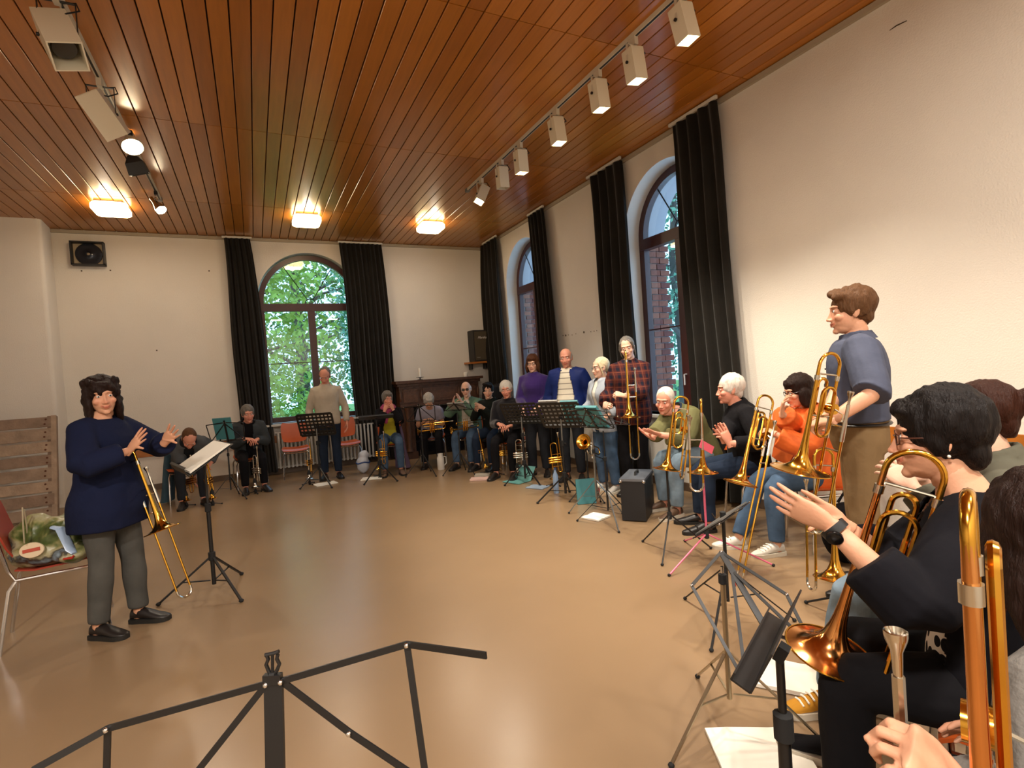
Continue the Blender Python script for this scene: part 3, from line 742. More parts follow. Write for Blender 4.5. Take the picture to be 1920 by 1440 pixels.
def trumpet(label, bell, top, side, m=BRASS, group=None, r=.061, vm=None):
    z = (V(top) - V(bell)).normalized(); vm = vm or m
    t = thing('trumpet', label, 'trumpet', group=group, M=frame(bell, z, side))
    pr = bell_profile(r, .40, .0065, 14)
    k = MB(); k.lathe(pr, None, 24, cap=False); k.lathe([(a - .001, b_ + .0005) for a, b_ in pr[:9]][::-1], None, 24, cap=False); k.build('bell', m, t)
    MB().tube([(r * math.cos(a), r * math.sin(a), 0) for a in np.linspace(0, 2 * PI, 29)[:-1]], .002, 6, closed=True).build('bell_rim', m, t)
    g = .11
    MB().tube([(0, 0, .36), (0, 0, .40)] + arc((g * .36, 0, .40), g * .36, PI, 0, 10)[1:] + [(g * .72, 0, .27)], .0065, 8).build('bell_bow', m, t)
    MB().tube([(g, 0, .50), (g, 0, .10)] + arc((g * .80, 0, .10), g * .2, 0, -PI, 8)[1:] + [(g * .6, 0, .20)], .0062, 8).build('leadpipe', vm, t)
    MB().lathe([(.004, 0), (.005, .03), (.0085, .06), (.0135, .078), (.0135, .088), (.010, .086), (.003, .07)], Matrix.Translation((g, 0, .475)), 16, cap=False).build('mouthpiece', NICKEL, t)
    for i, zz in enumerate((.20, .228, .256)):
        M = frame((-.03, 0, zz), (1, 0, 0), (0, 0, 1))
        MB().lathe([(.006, -.012), (.0115, -.010), (.0125, 0), (.0125, .145), (.009, .150), (.0035, .152), (.0035, .175), (.010, .176), (.010, .182)], M, 14).build('valve', vm, t)
    for zz in (.30, .15): MB().tube([(0, 0, zz), (g, 0, zz)], .003, 6).build('brace', vm, t)
    MB().tube([(g * .3, .012, .256), (g * .3, .06, .256), (g * .3, .06, .22), (g * .3, .012, .22)], .005, 6).build('third_valve_slide', vm, t)
    return t
def peg_stand(label, x, y, h=.12, r=.17, a0=90, m=BLACKM, peg=.30, group='folding instrument floor stands'):
    t = thing('instrument_stand', label, 'instrument stand', (x, y, 0), 0, group)
    for i in range(3):
        a = R(a0 + 120 * i); c, s = math.cos(a), math.sin(a)
        lg = MB().tube([(c * .012, s * .012, h), (c * r, s * r, .010)], .006, 8).build('leg', m, t)
        MB().ell((c * r, s * r, .010), (.012, .012, .010), nu=8, nv=6).build('foot', RUBBER, lg)
    MB().lathe([(.012, h - .03), (.018, h - .025), (.018, h + .02), (.010, h + .03)], n=12).build('hub', RUBBER, t)
    MB().tube([(0, 0, h), (0, 0, peg)], .008, 8).build('peg', m, t)
    MB().lathe([(.003, peg - .02), (.028, peg - .02), (.022, peg + .01), (.008, peg + .05)], n=14).build('bell_cup', RUBBER, t)
    return t
# ------------------------------------------------------------------ people
def remesh(mb, voxel, it=2, fac=.5):
    o = mb.build('tmp', [], smooth=False)
    md = o.modifiers.new('r', 'REMESH'); md.mode = 'VOXEL'; md.voxel_size = voxel
    if it:
        sm = o.modifiers.new('s', 'SMOOTH'); sm.iterations = it; sm.factor = fac
    dg = bpy.context.evaluated_depsgraph_get(); ev = o.evaluated_get(dg); me = ev.to_mesh()
    n = len(me.vertices); co = np.empty(n * 3, np.float32); me.vertices.foreach_get('co', co)
    fs = [tuple(p.vertices) for p in me.polygons]; ev.to_mesh_clear()
    old = o.data; bpy.data.objects.remove(o); bpy.data.meshes.remove(old)
    return co.reshape(-1, 3).astype(float), fs
def mesh_np(name, co, fs, mats, parent, mi=None, tint=None):
    me = bpy.data.meshes.new(name); me.from_pydata(co.tolist() if hasattr(co, 'tolist') else co, [], fs)
    for m in mats: me.materials.append(m)
    me.polygons.foreach_set('use_smooth', [True] * len(me.polygons))
    if mi is not None: me.polygons.foreach_set('material_index', mi)
    if tint is not None:
        a = me.attributes.new('tint', 'FLOAT_COLOR', 'POINT'); a.data.foreach_set('color', np.c_[tint, np.ones(len(tint))].astype(np.float32).ravel())
    me.update(); o = bpy.data.objects.new(name, me); C.objects.link(o); o.parent = parent; return o

def head_template(voxel):
    k = MB()
    k.ell((0, -.012, .025), (.074, .094, .092), nu=24, nv=16); k.ell((0, .018, -.035), (.062, .070, .085), nu=24, nv=16)
    k.ell((0, .03, -.085), (.046, .050, .036), nu=20, nv=12); k.ell((0, .070, -.104), (.021, .017, .016))
    k.loft([[V((x, y, z)) for x, y in ((-w_, .07), (w_, .07), (w_ * .45, d), (-w_ * .45, d))] for z, w_, d in ((.022, .009, .089), (0, .008, .092), (-.022, .010, .103), (-.040, .015, .113), (-.048, .012, .103))])
    k.ell((0, .104, -.040), (.0105, .010, .009)); k.ell((-.012, .094, -.043), (.008, .010, .007)); k.ell((.012, .094, -.043), (.008, .010, .007))
    k.ell((0, .070, .024), (.052, .020, .011), nu=20)
    k.ell((0, .078, -.062), (.026, .014, .018))
    for s in (-1, 1):
        k.ell((s * .040, .058, -.032), (.024, .024, .022)); k.ell((s * .031, .0705, .0), (.016, .0125, .011))
        k.ell((s * .074, -.012, -.014), (.007, .018, .031), Matrix.Rotation(s * .35, 3, 'Z') @ Matrix.Rotation(.2, 3, 'X')); k.ell((s * .078, -.016, .004), (.006, .014, .016), Matrix.Rotation(s * .4, 3, 'Z'))
    for s in (-1, 1):
        k.tube([(0, .0915, -.0655), (s * .012, .0895, -.0650), (s * .026, .078, -.0625)], [.0055, .0055, .003], 8)
        k.tube([(0, .0895, -.0765), (s * .011, .0875, -.0755), (s * .025, .077, -.0645)], [.0062, .006, .003], 8)
    k.tube([(0, -.020, -.07), (0, -.030, -.135)], [.050, .050], 20)
    co, fs = remesh(k, voxel, 3)
    t = np.ones((len(co), 3))
    x, y, z = co[:, 0], co[:, 1], co[:, 2]
    lipz = -.0705 + .010 * np.minimum(1, np.abs(x) / .026) ** 2
    lip = (np.abs(x) < .027) & (np.abs(z - lipz) < .011 * (1 - .55 * (np.abs(x) / .027))) & (y > .072)
    t[lip] *= (.86, .55, .53)
    mo = (np.abs(x) < .021) & (np.abs(z - lipz) < .0028) & (y > .072); t[mo] *= (.45, .35, .35)
    ck = np.exp(-(((np.abs(x) - .042) / .02) ** 2 + ((z + .035) / .02) ** 2)) * (y > .02); t *= (1 - ck[:, None] * np.array((.02, .16, .14)))
    ns = np.exp(-((x / .018) ** 2 + ((z + .04) / .02) ** 2)) * (y > .085); t *= (1 - ns[:, None] * np.array((.0, .12, .12)))
    lid = (np.exp(-(((np.abs(x) - .031) / .018) ** 2 + (z / .012) ** 2)) * (y > .05))[:, None]; t *= 1 - lid * np.array((.22, .30, .30))
    br = ((np.abs(np.abs(x) - .032) < .019) & (np.abs(z - .0215 + ((np.abs(x) - .032) * 6) ** 2 * .3) < .0042) & (y > .055)).astype(float)
    return co, fs, t, br
HEADS = {'far': head_template(.0062), 'near': head_template(.0036)}

def hand_template(curl, spread=1.0, thumb=(.55, .75, -.35), tcurl=14, voxel=.0036):
    k = MB(); rings = []
    for y, w_, d, x in ((-.03, .026, .019, 0), (0, .026, .018, 0), (.025, .033, .017, -.003), (.06, .041, .015, -.002), (.088, .040, .012, 0), (.098, .036, .008, 0)):
        rings.append([V((x + w_ * math.cos(a), y, d * math.sin(a))) for a in np.linspace(0, 2 * PI, 17)[:-1]])
    k.loft(rings[::-1])
    for bx, by, sp, ln, r in ((-.031, .088, 7, .072, .0085), (-.0105, .095, 2, .080, .0088), (.0105, .092, -3, .074, .0083), (.030, .082, -9, .058, .0072)):
        a = R(sp * spread); d0 = V((-math.sin(a), math.cos(a), 0)); p = V((bx, by - .012, 0)); pts = [p]; ang = 0
        for q, f_ in zip(curl, (.42, .32, .26)):
            ang += R(q); dd = d0 * math.cos(ang) + V((0, 0, -1)) * math.sin(ang)
            pts.append(pts[-1] + dd * (ln * f_ + (.012 if len(pts) == 1 else 0)))
        k.tube(pts, [r, r * 1.0, r * .93, r * .68], 10)
        k.ell(pts[-1], (r * .68,) * 3, nu=10, nv=6)
    d = V(thumb).normalized(); p = V((-.020, .018, -.004)); pts = [p]
    for i, ln in enumerate((.042, .034, .028)):
        pts.append(pts[-1] + d * ln); d = (Matrix.Rotation(R(-tcurl), 3, 'Z') @ d + V((0, 0, -.12 * i))).normalized()
    k.tube(pts, [.014, .0115, .0095, .007], 10); k.ell(pts[-1], (.007,) * 3, nu=10, nv=6)
    return remesh(k, voxel, 2)
HANDS = {'flat': hand_template((4, 6, 5), .6), 'relaxed': hand_template((18, 26, 18)), 'grip': hand_template((55, 62, 40), .5, (.25, .85, -.55), -6), 'open': hand_template((2, 4, 3), 1.6, (.8, .6, -.1), 4)}

skinm = lambda n, c: mat('skin_' + n, c, .5, bump=.06, bscale=120, var=.05, vscale=14, tint=True, spec=.35)
SK_F, SK_M, SK_R, SK_O = skinm('fair', 'dbae94'), skinm('medium', 'cd9879'), skinm('ruddy', 'd4937b'), skinm('olive', 'c08e6e')
EYEW, EYED = mat('eye_white', 'd9d4cc', .25), mat('iris_dark', '241a14', .15)
def hairm(n, c, rough=.5):
    m = mat('hair_' + n, c, rough, spec=.15)
    N, L, b = nodes(m); tc = N['Texture Coordinate']
    mp = N.new('ShaderNodeMapping'); mp.inputs['Scale'].default_value = (90, 90, 14); L.new(tc.outputs['Object'], mp.inputs[0])
    no = N.new('ShaderNodeTexNoise'); no.inputs['Scale'].default_value = 2.2; no.inputs['Detail'].default_value = 4; no.inputs['Distortion'].default_value = .6; L.new(mp.outputs[0], no.inputs['Vector'])
    bp = N.new('ShaderNodeBump'); bp.inputs['Strength'].default_value = .8; bp.inputs['Distance'].default_value = .006; L.new(no.outputs['Fac'], bp.inputs['Height']); L.new(bp.outputs[0], b.inputs['Normal'])
    mr = N.new('ShaderNodeMapRange'); mr.inputs[3].default_value = .6; mr.inputs[4].default_value = 1.35; L.new(no.outputs['Fac'], mr.inputs[0])
    mx = N.new('ShaderNodeMix'); mx.data_type = 'RGBA'; mx.blend_type = 'MULTIPLY'; mx.inputs[0].default_value = 1; mx.inputs[6].default_value = lin(c); L.new(mr.outputs[0], mx.inputs[7]); L.new(mx.outputs[2], b.inputs['Base Color'])
    return m
H_DARK, H_BLACK, H_BROWN, H_LBROWN = hairm('dark_brown', '21130e'), hairm('near_black', '15100f'), hairm('auburn_brown', '4a2a17'), hairm('light_brown', '5a3d26')
H_GREY, H_WHITE, H_SILVER, H_BLOND, H_SALT, H_RED = hairm('grey', '8a8783'), hairm('white', 'd5cec3'), hairm('silver', 'a9a59e'), hairm('pale_blond', 'd8c9a4'), hairm('salt_pepper', '6d675f'), hairm('reddish', '33190f')

def hair_mesh(style, seed, voxel):
    """Hair in the head's own frame (y forward, z up)."""
    k = MB(); rr = random.Random(seed); amp = .004; sc = (38, 38, 16); cut = None
    if style in ('short', 'short_side', 'crop'):
        e = .004 if style == 'crop' else .011
        k.ell((0, -.026, .034), (.078 + e, .094 + e, .090 + e), nu=28, nv=18)
        k.ell((0, -.070, -.035), (.058, .036, .050)); amp = .002 if style == 'crop' else .0055
        for s in (-1, 1): k.ell((s * .068, -.002, .005), (.012, .026, .032))
        if style == 'short_side':
            k.ell((.02, .045, .095), (.062, .050, .028), Matrix.Rotation(-.25, 3, 'Y')); k.ell((-.045, .055, .075), (.032, .036, .026)); k.ell((0, -.07, .04), (.075, .055, .075)); amp = .008
    elif style == 'ring':
        k.ell((0, -.028, .012), (.082, .096, .085), nu=28, nv=18); k.ell((0, -.072, -.035), (.058, .034, .048)); cut = 'ring'
    elif style == 'receding':
        k.ell((0, -.036, .034), (.080, .096, .091), nu=28, nv=18); k.ell((0, -.070, -.035), (.058, .036, .050)); amp = .004
        for s in (-1, 1): k.ell((s * .068, -.006, .0), (.012, .024, .034))
    elif style in ('pixie', 'pixie_full'):
        e = .014 if style == 'pixie' else .017
        k.ell((0, -.026, .036), (.078 + e, .094 + e, .092 + e), nu=28, nv=18); k.ell((0, .040, .080), (.064, .052, .032), nu=20)
        for s in (-1, 1): k.ell((s * .074, .0, .0), (.014, .034, .050))
        k.ell((0, -.074, -.04), (.066, .040, .060)); amp = .008
        if style == 'pixie_full': k.ell((0, .050, .074), (.066, .046, .030), nu=20); k.ell((0, -.05, .03), (.086, .072, .082)); amp = .007
    elif style in ('bob', 'wavy'):
        k.ell((0, -.024, .036), (.092, .108, .106), nu=28, nv=18); k.ell((0, .046, .070), (.068, .044, .036), nu=20)
        b0 = -.05 if style == 'bob' else -.075
        for s in (-1, 1): k.ell((s * .080, -.010, b0), (.026, .058, .085 if style == 'bob' else .115))
        k.ell((0, -.070, b0), (.084, .050, .090 if style == 'bob' else .120)); amp = .007
        if style == 'wavy':
            for i in range(150):
                a = rr.uniform(.25 * PI, 1.9 * PI) + PI / 2; zz = rr.uniform(-.175, .11); q = .088 + rr.uniform(-.008, .014)
                if math.sin(a) > .45 and zz < .06: continue
                k.ell((q * math.cos(a) * .95, -.015 + q * math.sin(a), zz), (.017, .017, .026), nu=8, nv=6)
            for i in range(14):
                k.ell((rr.uniform(-.055, .055), .076 + rr.uniform(-.01, .006), .050 + rr.uniform(-.018, .026)), (.014, .012, .024), nu=8, nv=6)
            amp = .010; sc = (24, 24, 20)
    elif style == 'tied':
        k.ell((0, -.028, .036), (.083, .100, .096), nu=28, nv=18); k.ell((0, -.078, -.01), (.060, .040, .055))
        for s in (-1, 1): k.tube([(s * .060, .050, .070), (s * .080, .030, .0), (s * .078, .012, -.075), (s * .070, .0, -.12)], [.012, .012, .009, .004], 8)
        k.tube([(0, -.11, -.02), (.01, -.135, -.08), (.01, -.12, -.16)], [.028, .03, .012], 10); amp = .006
    elif style == 'bun':
        k.ell((0, -.028, .034), (.084, .101, .097), nu=28, nv=18); k.ell((0, -.075, -.02), (.062, .040, .060))
        k.ell((0, -.145, .055), (.042, .040, .042))
        for i in range(16):
            a = rr.uniform(0, 2 * PI); k.tube([(0, -.14, .055), (.045 * math.cos(a), -.15, .055 + .045 * math.sin(a)), (.062 * math.cos(a + .4), -.155 + rr.uniform(-.02, .02), .055 + .06 * math.sin(a + .4))], [.014, .009, .003], 6)
        amp = .006
    elif style == 'long_back':
        k.ell((0, -.024, .036), (.090, .108, .104), nu=28, nv=18); k.ell((0, .046, .074), (.060, .040, .030), nu=20)
        for s in (-1, 1): k.ell((s * .078, -.012, -.06), (.020, .05, .10))
        k.ell((0, -.070, -.08), (.078, .046, .13)); amp = .007
    co, fs = remesh(k, voxel, 2)
    c0 = np.array((0, -.02, .02)); nn = co - c0; nn /= np.linalg.norm(nn, axis=1)[:, None]
    d = np.array([noise.noise(V((p[0] * sc[0], p[1] * sc[1], p[2] * sc[2])) + V((seed, 0, 0))) + .5 * noise.noise(V((p[0] * sc[0] * 2.3, p[1] * sc[1] * 2.3, p[2] * sc[2] * 1.6))) for p in co])
    co = co + nn * (d * amp)[:, None]
    if cut == 'ring':
        fs = [f_ for f_ in fs if not (co[f_[0]][2] > .052 - .25 * (co[f_[0]][1] + .02)) and not co[f_[0]][1] > .045]
    return co, fs

ST = np.array([-.14, -.05, .03, .12, .22, .32, .40, .455, .50, .53, .56])
WM = np.array([.150, .168, .166, .158, .160, .172, .184, .186, .140, .082, .060])
DM = np.array([.105, .118, .118, .112, .112, .120, .122, .108, .086, .068, .060])
WF = np.array([.158, .178, .170, .148, .142, .150, .160, .162, .120, .070, .052])
DF = np.array([.110, .125, .118, .104, .104, .126, .128, .100, .076, .058, .052])

def shoe(k, heel, d, up=V((0, 0, 1)), L=.27, w_=.046, sole=None, mi_sole=1):
    """a shoe with its heel at `heel` on the floor, pointing along d."""
    d = V(d); d.z = 0; d.normalize(); x = d.cross(up); hp = V(heel)
    T = lambda a, b_, c: hp + x * a + d * b_ + up * c
    rings = []
    for b_, w2, h, z0 in ((-.035, .022, .05, .022), (-.025, .034, .085, .020), (.03, .038, .098, .02), (.085, .040, .082, .02), (.14, .045, .060, .02), (.19, .045, .046, .02), (.225, .034, .036, .022), (.24, .016, .030, .024)):
        b_ = b_ * L / .27; n = 12; r = []
        for j in range(n):
            a = 2 * PI * j / n; cz = (h + z0) / 2; r.append(T(w2 * math.cos(a) * (1 if math.sin(a) < 0 else .85), b_, cz + (h - z0) / 2 * math.sin(a)))
        rings.append(r)
    k.loft(rings, mi=0)
    o = [(-.042, .018), (-.036, .033), (0, .041), (.05, .040), (.12, .045), (.18, .047), (.22, .038), (.243, .016)]
    loop = [(w2, b_ * L / .27) for b_, w2 in o] + [(-w2, b_ * L / .27) for b_, w2 in o[::-1]]
    k.loft([[T(a, b_, z) for a, b_ in loop] for z in (0, .026)], mi=mi_sole)

NPEOPLE = [0]
def person(label, x, y, face, s=1.0, female=False, sit=None, lean=0, bend=0, twist=0, side=0, head=(0, 0, 0), arms=None, skin=SK_M, hair=('short', H_GREY), brow=.5,
           top=None, jacket=None, legs=None, shoes=None, feet=None, knees=None, fat=0, near=False, glasses=None, extras=None, hs=1.0, group=None, z0=0, neck=1.0):
    """face: world angle the body looks along; arms: {'L':(wrist, fingers, palm, pose[, hint]), 'R':...} in the local frame (x right, y forward)."""
    t = thing('person', label, 'person', (x, y, 0), R(face - 90), group)
    NPEOPLE[0] += 1; seed = NPEOPLE[0] * 3.7
    fem = 'F' if female else 'M'; Wd, Dp = (WF, DF) if female else (WM, DM)
    hz = (sit + .085 if sit else .895 * s) + z0
    # spine
    ts = np.linspace(-.14, .56, 29); sp = {}
    p = V((0, 0, hz)); dt = ts[1] - ts[0]
    ang = lambda u: R(lean + bend * max(0, u) / .54)
    up = lambda u: V((math.sin(R(side)) * max(0, min(1, u / .3)), math.sin(ang(u)), math.cos(ang(u)))).normalized()
    pos = {0: V((0, 0, hz))}
    def spine(u):
        n = max(1, int(abs(u) / .02)); q = V((0, 0, hz)); st = u / n
        for i in range(n): q = q + up(st * (i + .5)) * st * s
        return q
    def fr(u):
        z = up(u); a = R(twist) * max(0, u) / .54; f_ = V((math.sin(-a), math.cos(a), 0)); f_ = (f_ - z * f_.dot(z)).normalized(); r = f_.cross(z); return r, f_, z
    def ring(u, e=0, n=24, flare=0, front=0):
        q = spine(u); r, f_, z = fr(u); w_ = np.interp(u, ST, Wd) * s + e; d = np.interp(u, ST, Dp) * s + e
        bl = math.exp(-((u - .08) / .14) ** 2) * fat; w_ += .5 * bl + flare; d += flare
        out = []
        for j in range(n):
            a = 2 * PI * j / n; c, si = math.cos(a), math.sin(a)
            cx = abs(c) ** .85 * (1 if c > 0 else -1); cy = abs(si) ** .9 * (1 if si > 0 else -1)
            out.append(q + r * cx * w_ + f_ * cy * (d + (bl + (.018 * math.exp(-((u - .34) / .07) ** 2) if female else 0) if si > 0 else 0)))
        return out
    # shoulders, arms by two-bone reach
    sw = (.150 if female else .168) * s; L1, L2 = .285 * s, .25 * s
    J = {}
    r_, f_, z_ = fr(.45); base = spine(.452)
    for sd, sx in (('L', -1), ('R', 1)):
        S = base + r_ * sx * sw
        spec = (arms or {}).get(sd) or (V((sx * .23, .04, hz - .12 * s)), V((0, .15, -1)), V((-sx, .2, 0)), 'relaxed')
        W = V(spec[0]); d = W - S; dist = min(d.length, (L1 + L2) * .998); dn = d.normalized(); W = S + dn * dist
        hint = V(spec[4]) if len(spec) > 4 else V((sx * .55, -.45, -.75))
        a = (L1 ** 2 - L2 ** 2 + dist ** 2) / (2 * dist); h = math.sqrt(max(0, L1 ** 2 - a * a)); pr = (hint - dn * hint.dot(dn)).normalized()
        E_ = S + dn * a + pr * h
        J[sd] = (S, E_, W, V(spec[1]).normalized(), V(spec[2]).normalized(), spec[3])
    def arm_pts(sd, stop=1.0):
        S, E_, W = J[sd][:3]; inn = base + (S - base) * .55 + z_ * .01
        pts = [inn, S, S.lerp(E_, .35), S.lerp(E_, .7), S.lerp(E_, .93) , E_.lerp(W, .08), E_.lerp(W, .35), E_.lerp(W, .7), E_.lerp(W, 1)]
        l = [0, .08, .25, .40, .50, .58, .72, .87, 1.0]
        q = [(a, b_) for a, b_ in zip(l, pts) if b_ is not None and a <= stop + 1e-6]
        if q[-1][0] < stop - .01:
            i = next(i for i in range(len(l)) if l[i] > stop); u = (stop - l[i - 1]) / (l[i] - l[i - 1]); q.append((stop, pts[i - 1].lerp(pts[i], u)))
        return q
    def arm_r(u, e): return (np.interp(u, [0, .08, .3, .5, .6, .75, 1], [.052, .056, .050, .043, .042, .040, .030]) * (.90 if female else 1.0) * s + e)
    # legs
    hipx = .088 * s
    LG = {}
    for sd, sx in (('L', -1), ('R', 1)):
        Hh = spine(0) + V((sx * hipx, 0, 0))
        if sit:
            kn = (knees or {}).get(sd) or V((sx * .12, .43 * s, sit + .055 + z0)); ft = (feet or {}).get(sd) or V((sx * .12, .44 * s, 0))
        else:
            ft = (feet or {}).get(sd) or V((sx * .10, -.02, 0)); kn = (knees or {}).get(sd) or (Hh.lerp(V((ft[0], ft[1], .08)), .5) + V((0, .025, 0)))
        LG[sd] = (Hh, V(kn), V((ft[0], ft[1], .085)), V(ft[:3]), V(ft[3:6]) if len(ft) > 3 else V((sx * .18, 1, 0)))
    def leg_rings(k, sd, e, stop=1.0, hem=1.0):
        Hh, K, A, _, _ = LG[sd]
        pts = [Hh + (Hh - K) * .12, Hh, Hh.lerp(K, .3), Hh.lerp(K, .65), Hh.lerp(K, .92), K.lerp(A, .08), K.lerp(A, .3), K.lerp(A, .65), K.lerp(A, .97)]
        rad = [.075, .086, .080, .066, .057, .055, .056, .048, .044]
        k.tube(pts, [(q * (1.02 if female else 1) * s + e) * (hem if i > 6 else 1) for i, q in enumerate(rad)], 14)
    # head
    hq = spine(.56); fr_n = fr(.54); hu = up(.54); hp = hq + hu * .115 * s * hs + V((0, .020 * s + .05 * math.sin(R(max(0, head[1]))), 0)); yaw, pit, rol = [R(a) for a in head]
    HR = Matrix.Rotation(yaw, 3, 'Z') @ Matrix.Rotation(-pit, 3, 'X') @ Matrix.Rotation(rol, 3, 'Y')
    hscale = s ** .35 * hs * (.97 if female else 1.02)
    hc_, hf, ht, hb = HEADS['near' if near else 'far']
    Hm = np.array(HR) * hscale
    hco = hc_ @ Hm.T + np.array(hp)
    # skin
    k = MB()
    nb = hp + HR @ V((0, -.028, -.105)) * hscale
    k.tube([spine(.46), spine(.50), spine(.53).lerp(nb, .35), nb, hp + HR @ V((0, -.022, -.06)) * hscale], [.085 * s, .070 * s, .056 * s * neck, .052 * s * neck, .046 * s * neck], 20)
    k.loft([ring(u, -.014, 16) for u in (-.1, .03, .2, .32, .42, .47, .51)])
    for sd in 'LR':
        q = arm_pts(sd, 1.0); k.tube([b_ for _, b_ in q], [arm_r(a, -.003) * (1 if a < .95 else .95) for a, _ in q], 14)
        kk = LG[sd]; k.tube([kk[0], kk[0].lerp(kk[1], .8), kk[1].lerp(kk[2], .15), kk[1].lerp(kk[2], .4), kk[2], kk[3] + V((0, 0, .03))], [.05 * s, .034 * s, .032 * s, .034 * s, .034 * s, .034 * s], 10)
    n0 = len(k.v); co = [tuple(v) for v in k.v]; fs = list(k.f)
    tint = [np.ones((n0, 3))]
    co = np.array(co); parts = [co]
    def app(c2, f2, t2):
        o = sum(len(q) for q in parts); parts.append(c2); fs.extend([tuple(i + o for i in f3) for f3 in f2]); tint.append(t2)
    bt = ht * (1 - hb[:, None] * (1 - np.array((brow * .9 + .05, brow * .85 + .03, brow * .8 + .02))))
    app(hco, hf, bt)
    for sd, sx in (('L', -1), ('R', 1)):
        S, E_, W, fd, pd, pose = J[sd]; hcv, hfv = HANDS[pose]
        Y = fd; Z = -(pd - Y * pd.dot(Y)).normalized(); X = Y.cross(Z)
        hsx = (.93 if female else 1.03) * s ** .5
        M3 = np.array(Matrix((X, Y, Z)).transposed()) * hsx
        c2 = hcv.copy(); f2 = hfv
        if sd == 'L': c2[:, 0] *= -1; f2 = [f3[::-1] for f3 in hfv]
        tt = np.ones((len(c2), 3)); tip = np.clip((c2[:, 1] - .10) / .07, 0, 1)[:, None]; tt *= 1 - tip * np.array((0, .10, .10))
        app(c2 @ M3.T + np.array(W), f2, tt)
    mesh_np('body', np.concatenate(parts), fs, [skin], t, tint=np.concatenate(tint))
    J['head'] = (hp, HR, hscale)
    for sx in (-1, 1):
        k = MB(); c = V((sx * .031, .0745, .0005)); T = lambda v: hp + HR @ (v * hscale)
        k.ell((0, 0, 0), (.0108, .0108, .0090), nu=12, nv=8); k.ell((0, .0092, 0), (.0052, .0026, .0052), nu=10, nv=6, mi=1)
        k.v = [tuple(T(V(v) + c)) for v in k.v]; k.build('eye', [EYEW, EYED], t)
    # hair
    if hair:
        c2, f2 = hair_mesh(hair[0], seed, .0052 if near else .0075)
        mesh_np('hair', c2 @ Hm.T + np.array(hp), f2, [hair[1]], t)
    vx = .008 if near else .0125
    def wrinkle(c2, amp, sc):
        d = np.array([noise.noise(V(q) * sc + V((seed, 3, 1))) + .5 * noise.noise(V((q[0] * sc * 2.1, q[1] * sc * 2.1, q[2] * sc * 1.1))) for q in c2]); n_ = np.array([noise.noise_vector(V(q) * sc) for q in c2])
        return c2 + n_ * amp * .8
    def garment(nm, g, cutfront=None):
        e = g.get('e', .010); k = MB(); hem = g.get('hem', -.10); fl = g.get('flare', 0)
        us = [u for u in np.linspace(hem, .50, 14)]
        k.loft([ring(u, e + (.004 if u < .4 else 0), 28, fl * max(0, min(1, (.12 - u) / .25))) for u in us] + [ring(.50 + .01 * i, e + .002 - .004 * i, 28) for i in (1, 2)])
        sl = g.get('sleeve', .97)
        if sl:
            for sd in 'LR':
                q = arm_pts(sd, sl); lw = g.get('loose', 0)
                k.tube([b_ for _, b_ in q], [arm_r(a, e + .006 + lw * (1 if a > .5 else .5)) for a, b_ in q], 16)
        if g.get('collar'):
            for i, (u, rr_) in enumerate(((.502, .088), (.53, .078), (.552, .070))):
                r, f2, z = fr(.5); c = spine(u); k.tube([c + (r * math.cos(a) + f2 * math.sin(a)) * rr_ * s + z * (-.012 * math.sin(a)) for a in np.linspace(0, 2 * PI, 21)[:-1]], .012 * g['collar'], 8, closed=True)
        if g.get('hood'):
            r, f2, z = fr(.5); c = spine(.52); k.tube([c + (r * math.cos(a) + f2 * math.sin(a)) * .092 * s + z * (.01 - .03 * math.sin(a)) for a in np.linspace(0, 2 * PI, 21)[:-1]], .030, 8, closed=True)
        if g.get('more'): g['more'](k, locals())
        c2, f2 = remesh(k, vx, 2); c2 = wrinkle(c2, g.get('fold', .007), g.get('fsc', 9))
        if cutfront or g.get('vneck'):
            out = []
            cen = np.array([c2[list(f3)].mean(0) for f3 in f2]); U = np.linspace(-.25, .6, 60); SPP = np.array([spine(u) for u in U])
            idx = np.argmin(((cen[:, None, :] - SPP[None]) ** 2).sum(2), 1)
            AP = []; AR = []
            for sd in 'LR':
                q = arm_pts(sd, 1.0)
                for (a0, p0), (a1, p1) in zip(q, q[1:]):
                    if a1 <= .3: continue
                    for v in (0, .25, .5, .75): AP.append(p0.lerp(p1, v)); AR.append(arm_r(a0 + (a1 - a0) * v, e) + .025 + g.get('loose', 0))
            onarm = (np.linalg.norm(cen[:, None, :] - np.array(AP)[None], axis=2) < np.array(AR)[None]).any(1)
            for i, f3 in enumerate(f2):
                if onarm[i]: out.append(f3); continue
                u = U[idx[i]]; r, ff, z = fr(u); d = V(cen[i] - SPP[idx[i]]); fx, fy = d.dot(r), d.dot(ff)
                if cutfront and .045 * s < fy < np.interp(u, ST, Dp) * s + fat + e + .035 and abs(fx - cutfront.get('off', 0)) < np.interp(u, [-.2, .1, .35, .5, .56], cutfront['gap']): continue
                if g.get('vneck') and abs(fx) < .11 and fy < .16 and u > .5 - g['vneck'] and fy > 0 and abs(fx) < (u - (.5 - g['vneck'])) * .9: continue
                if u > .555 and d.length < .105 * s: continue
                out.append(f3)
            f2 = out
        o = mesh_np(nm, c2, f2, [g['m']], t)
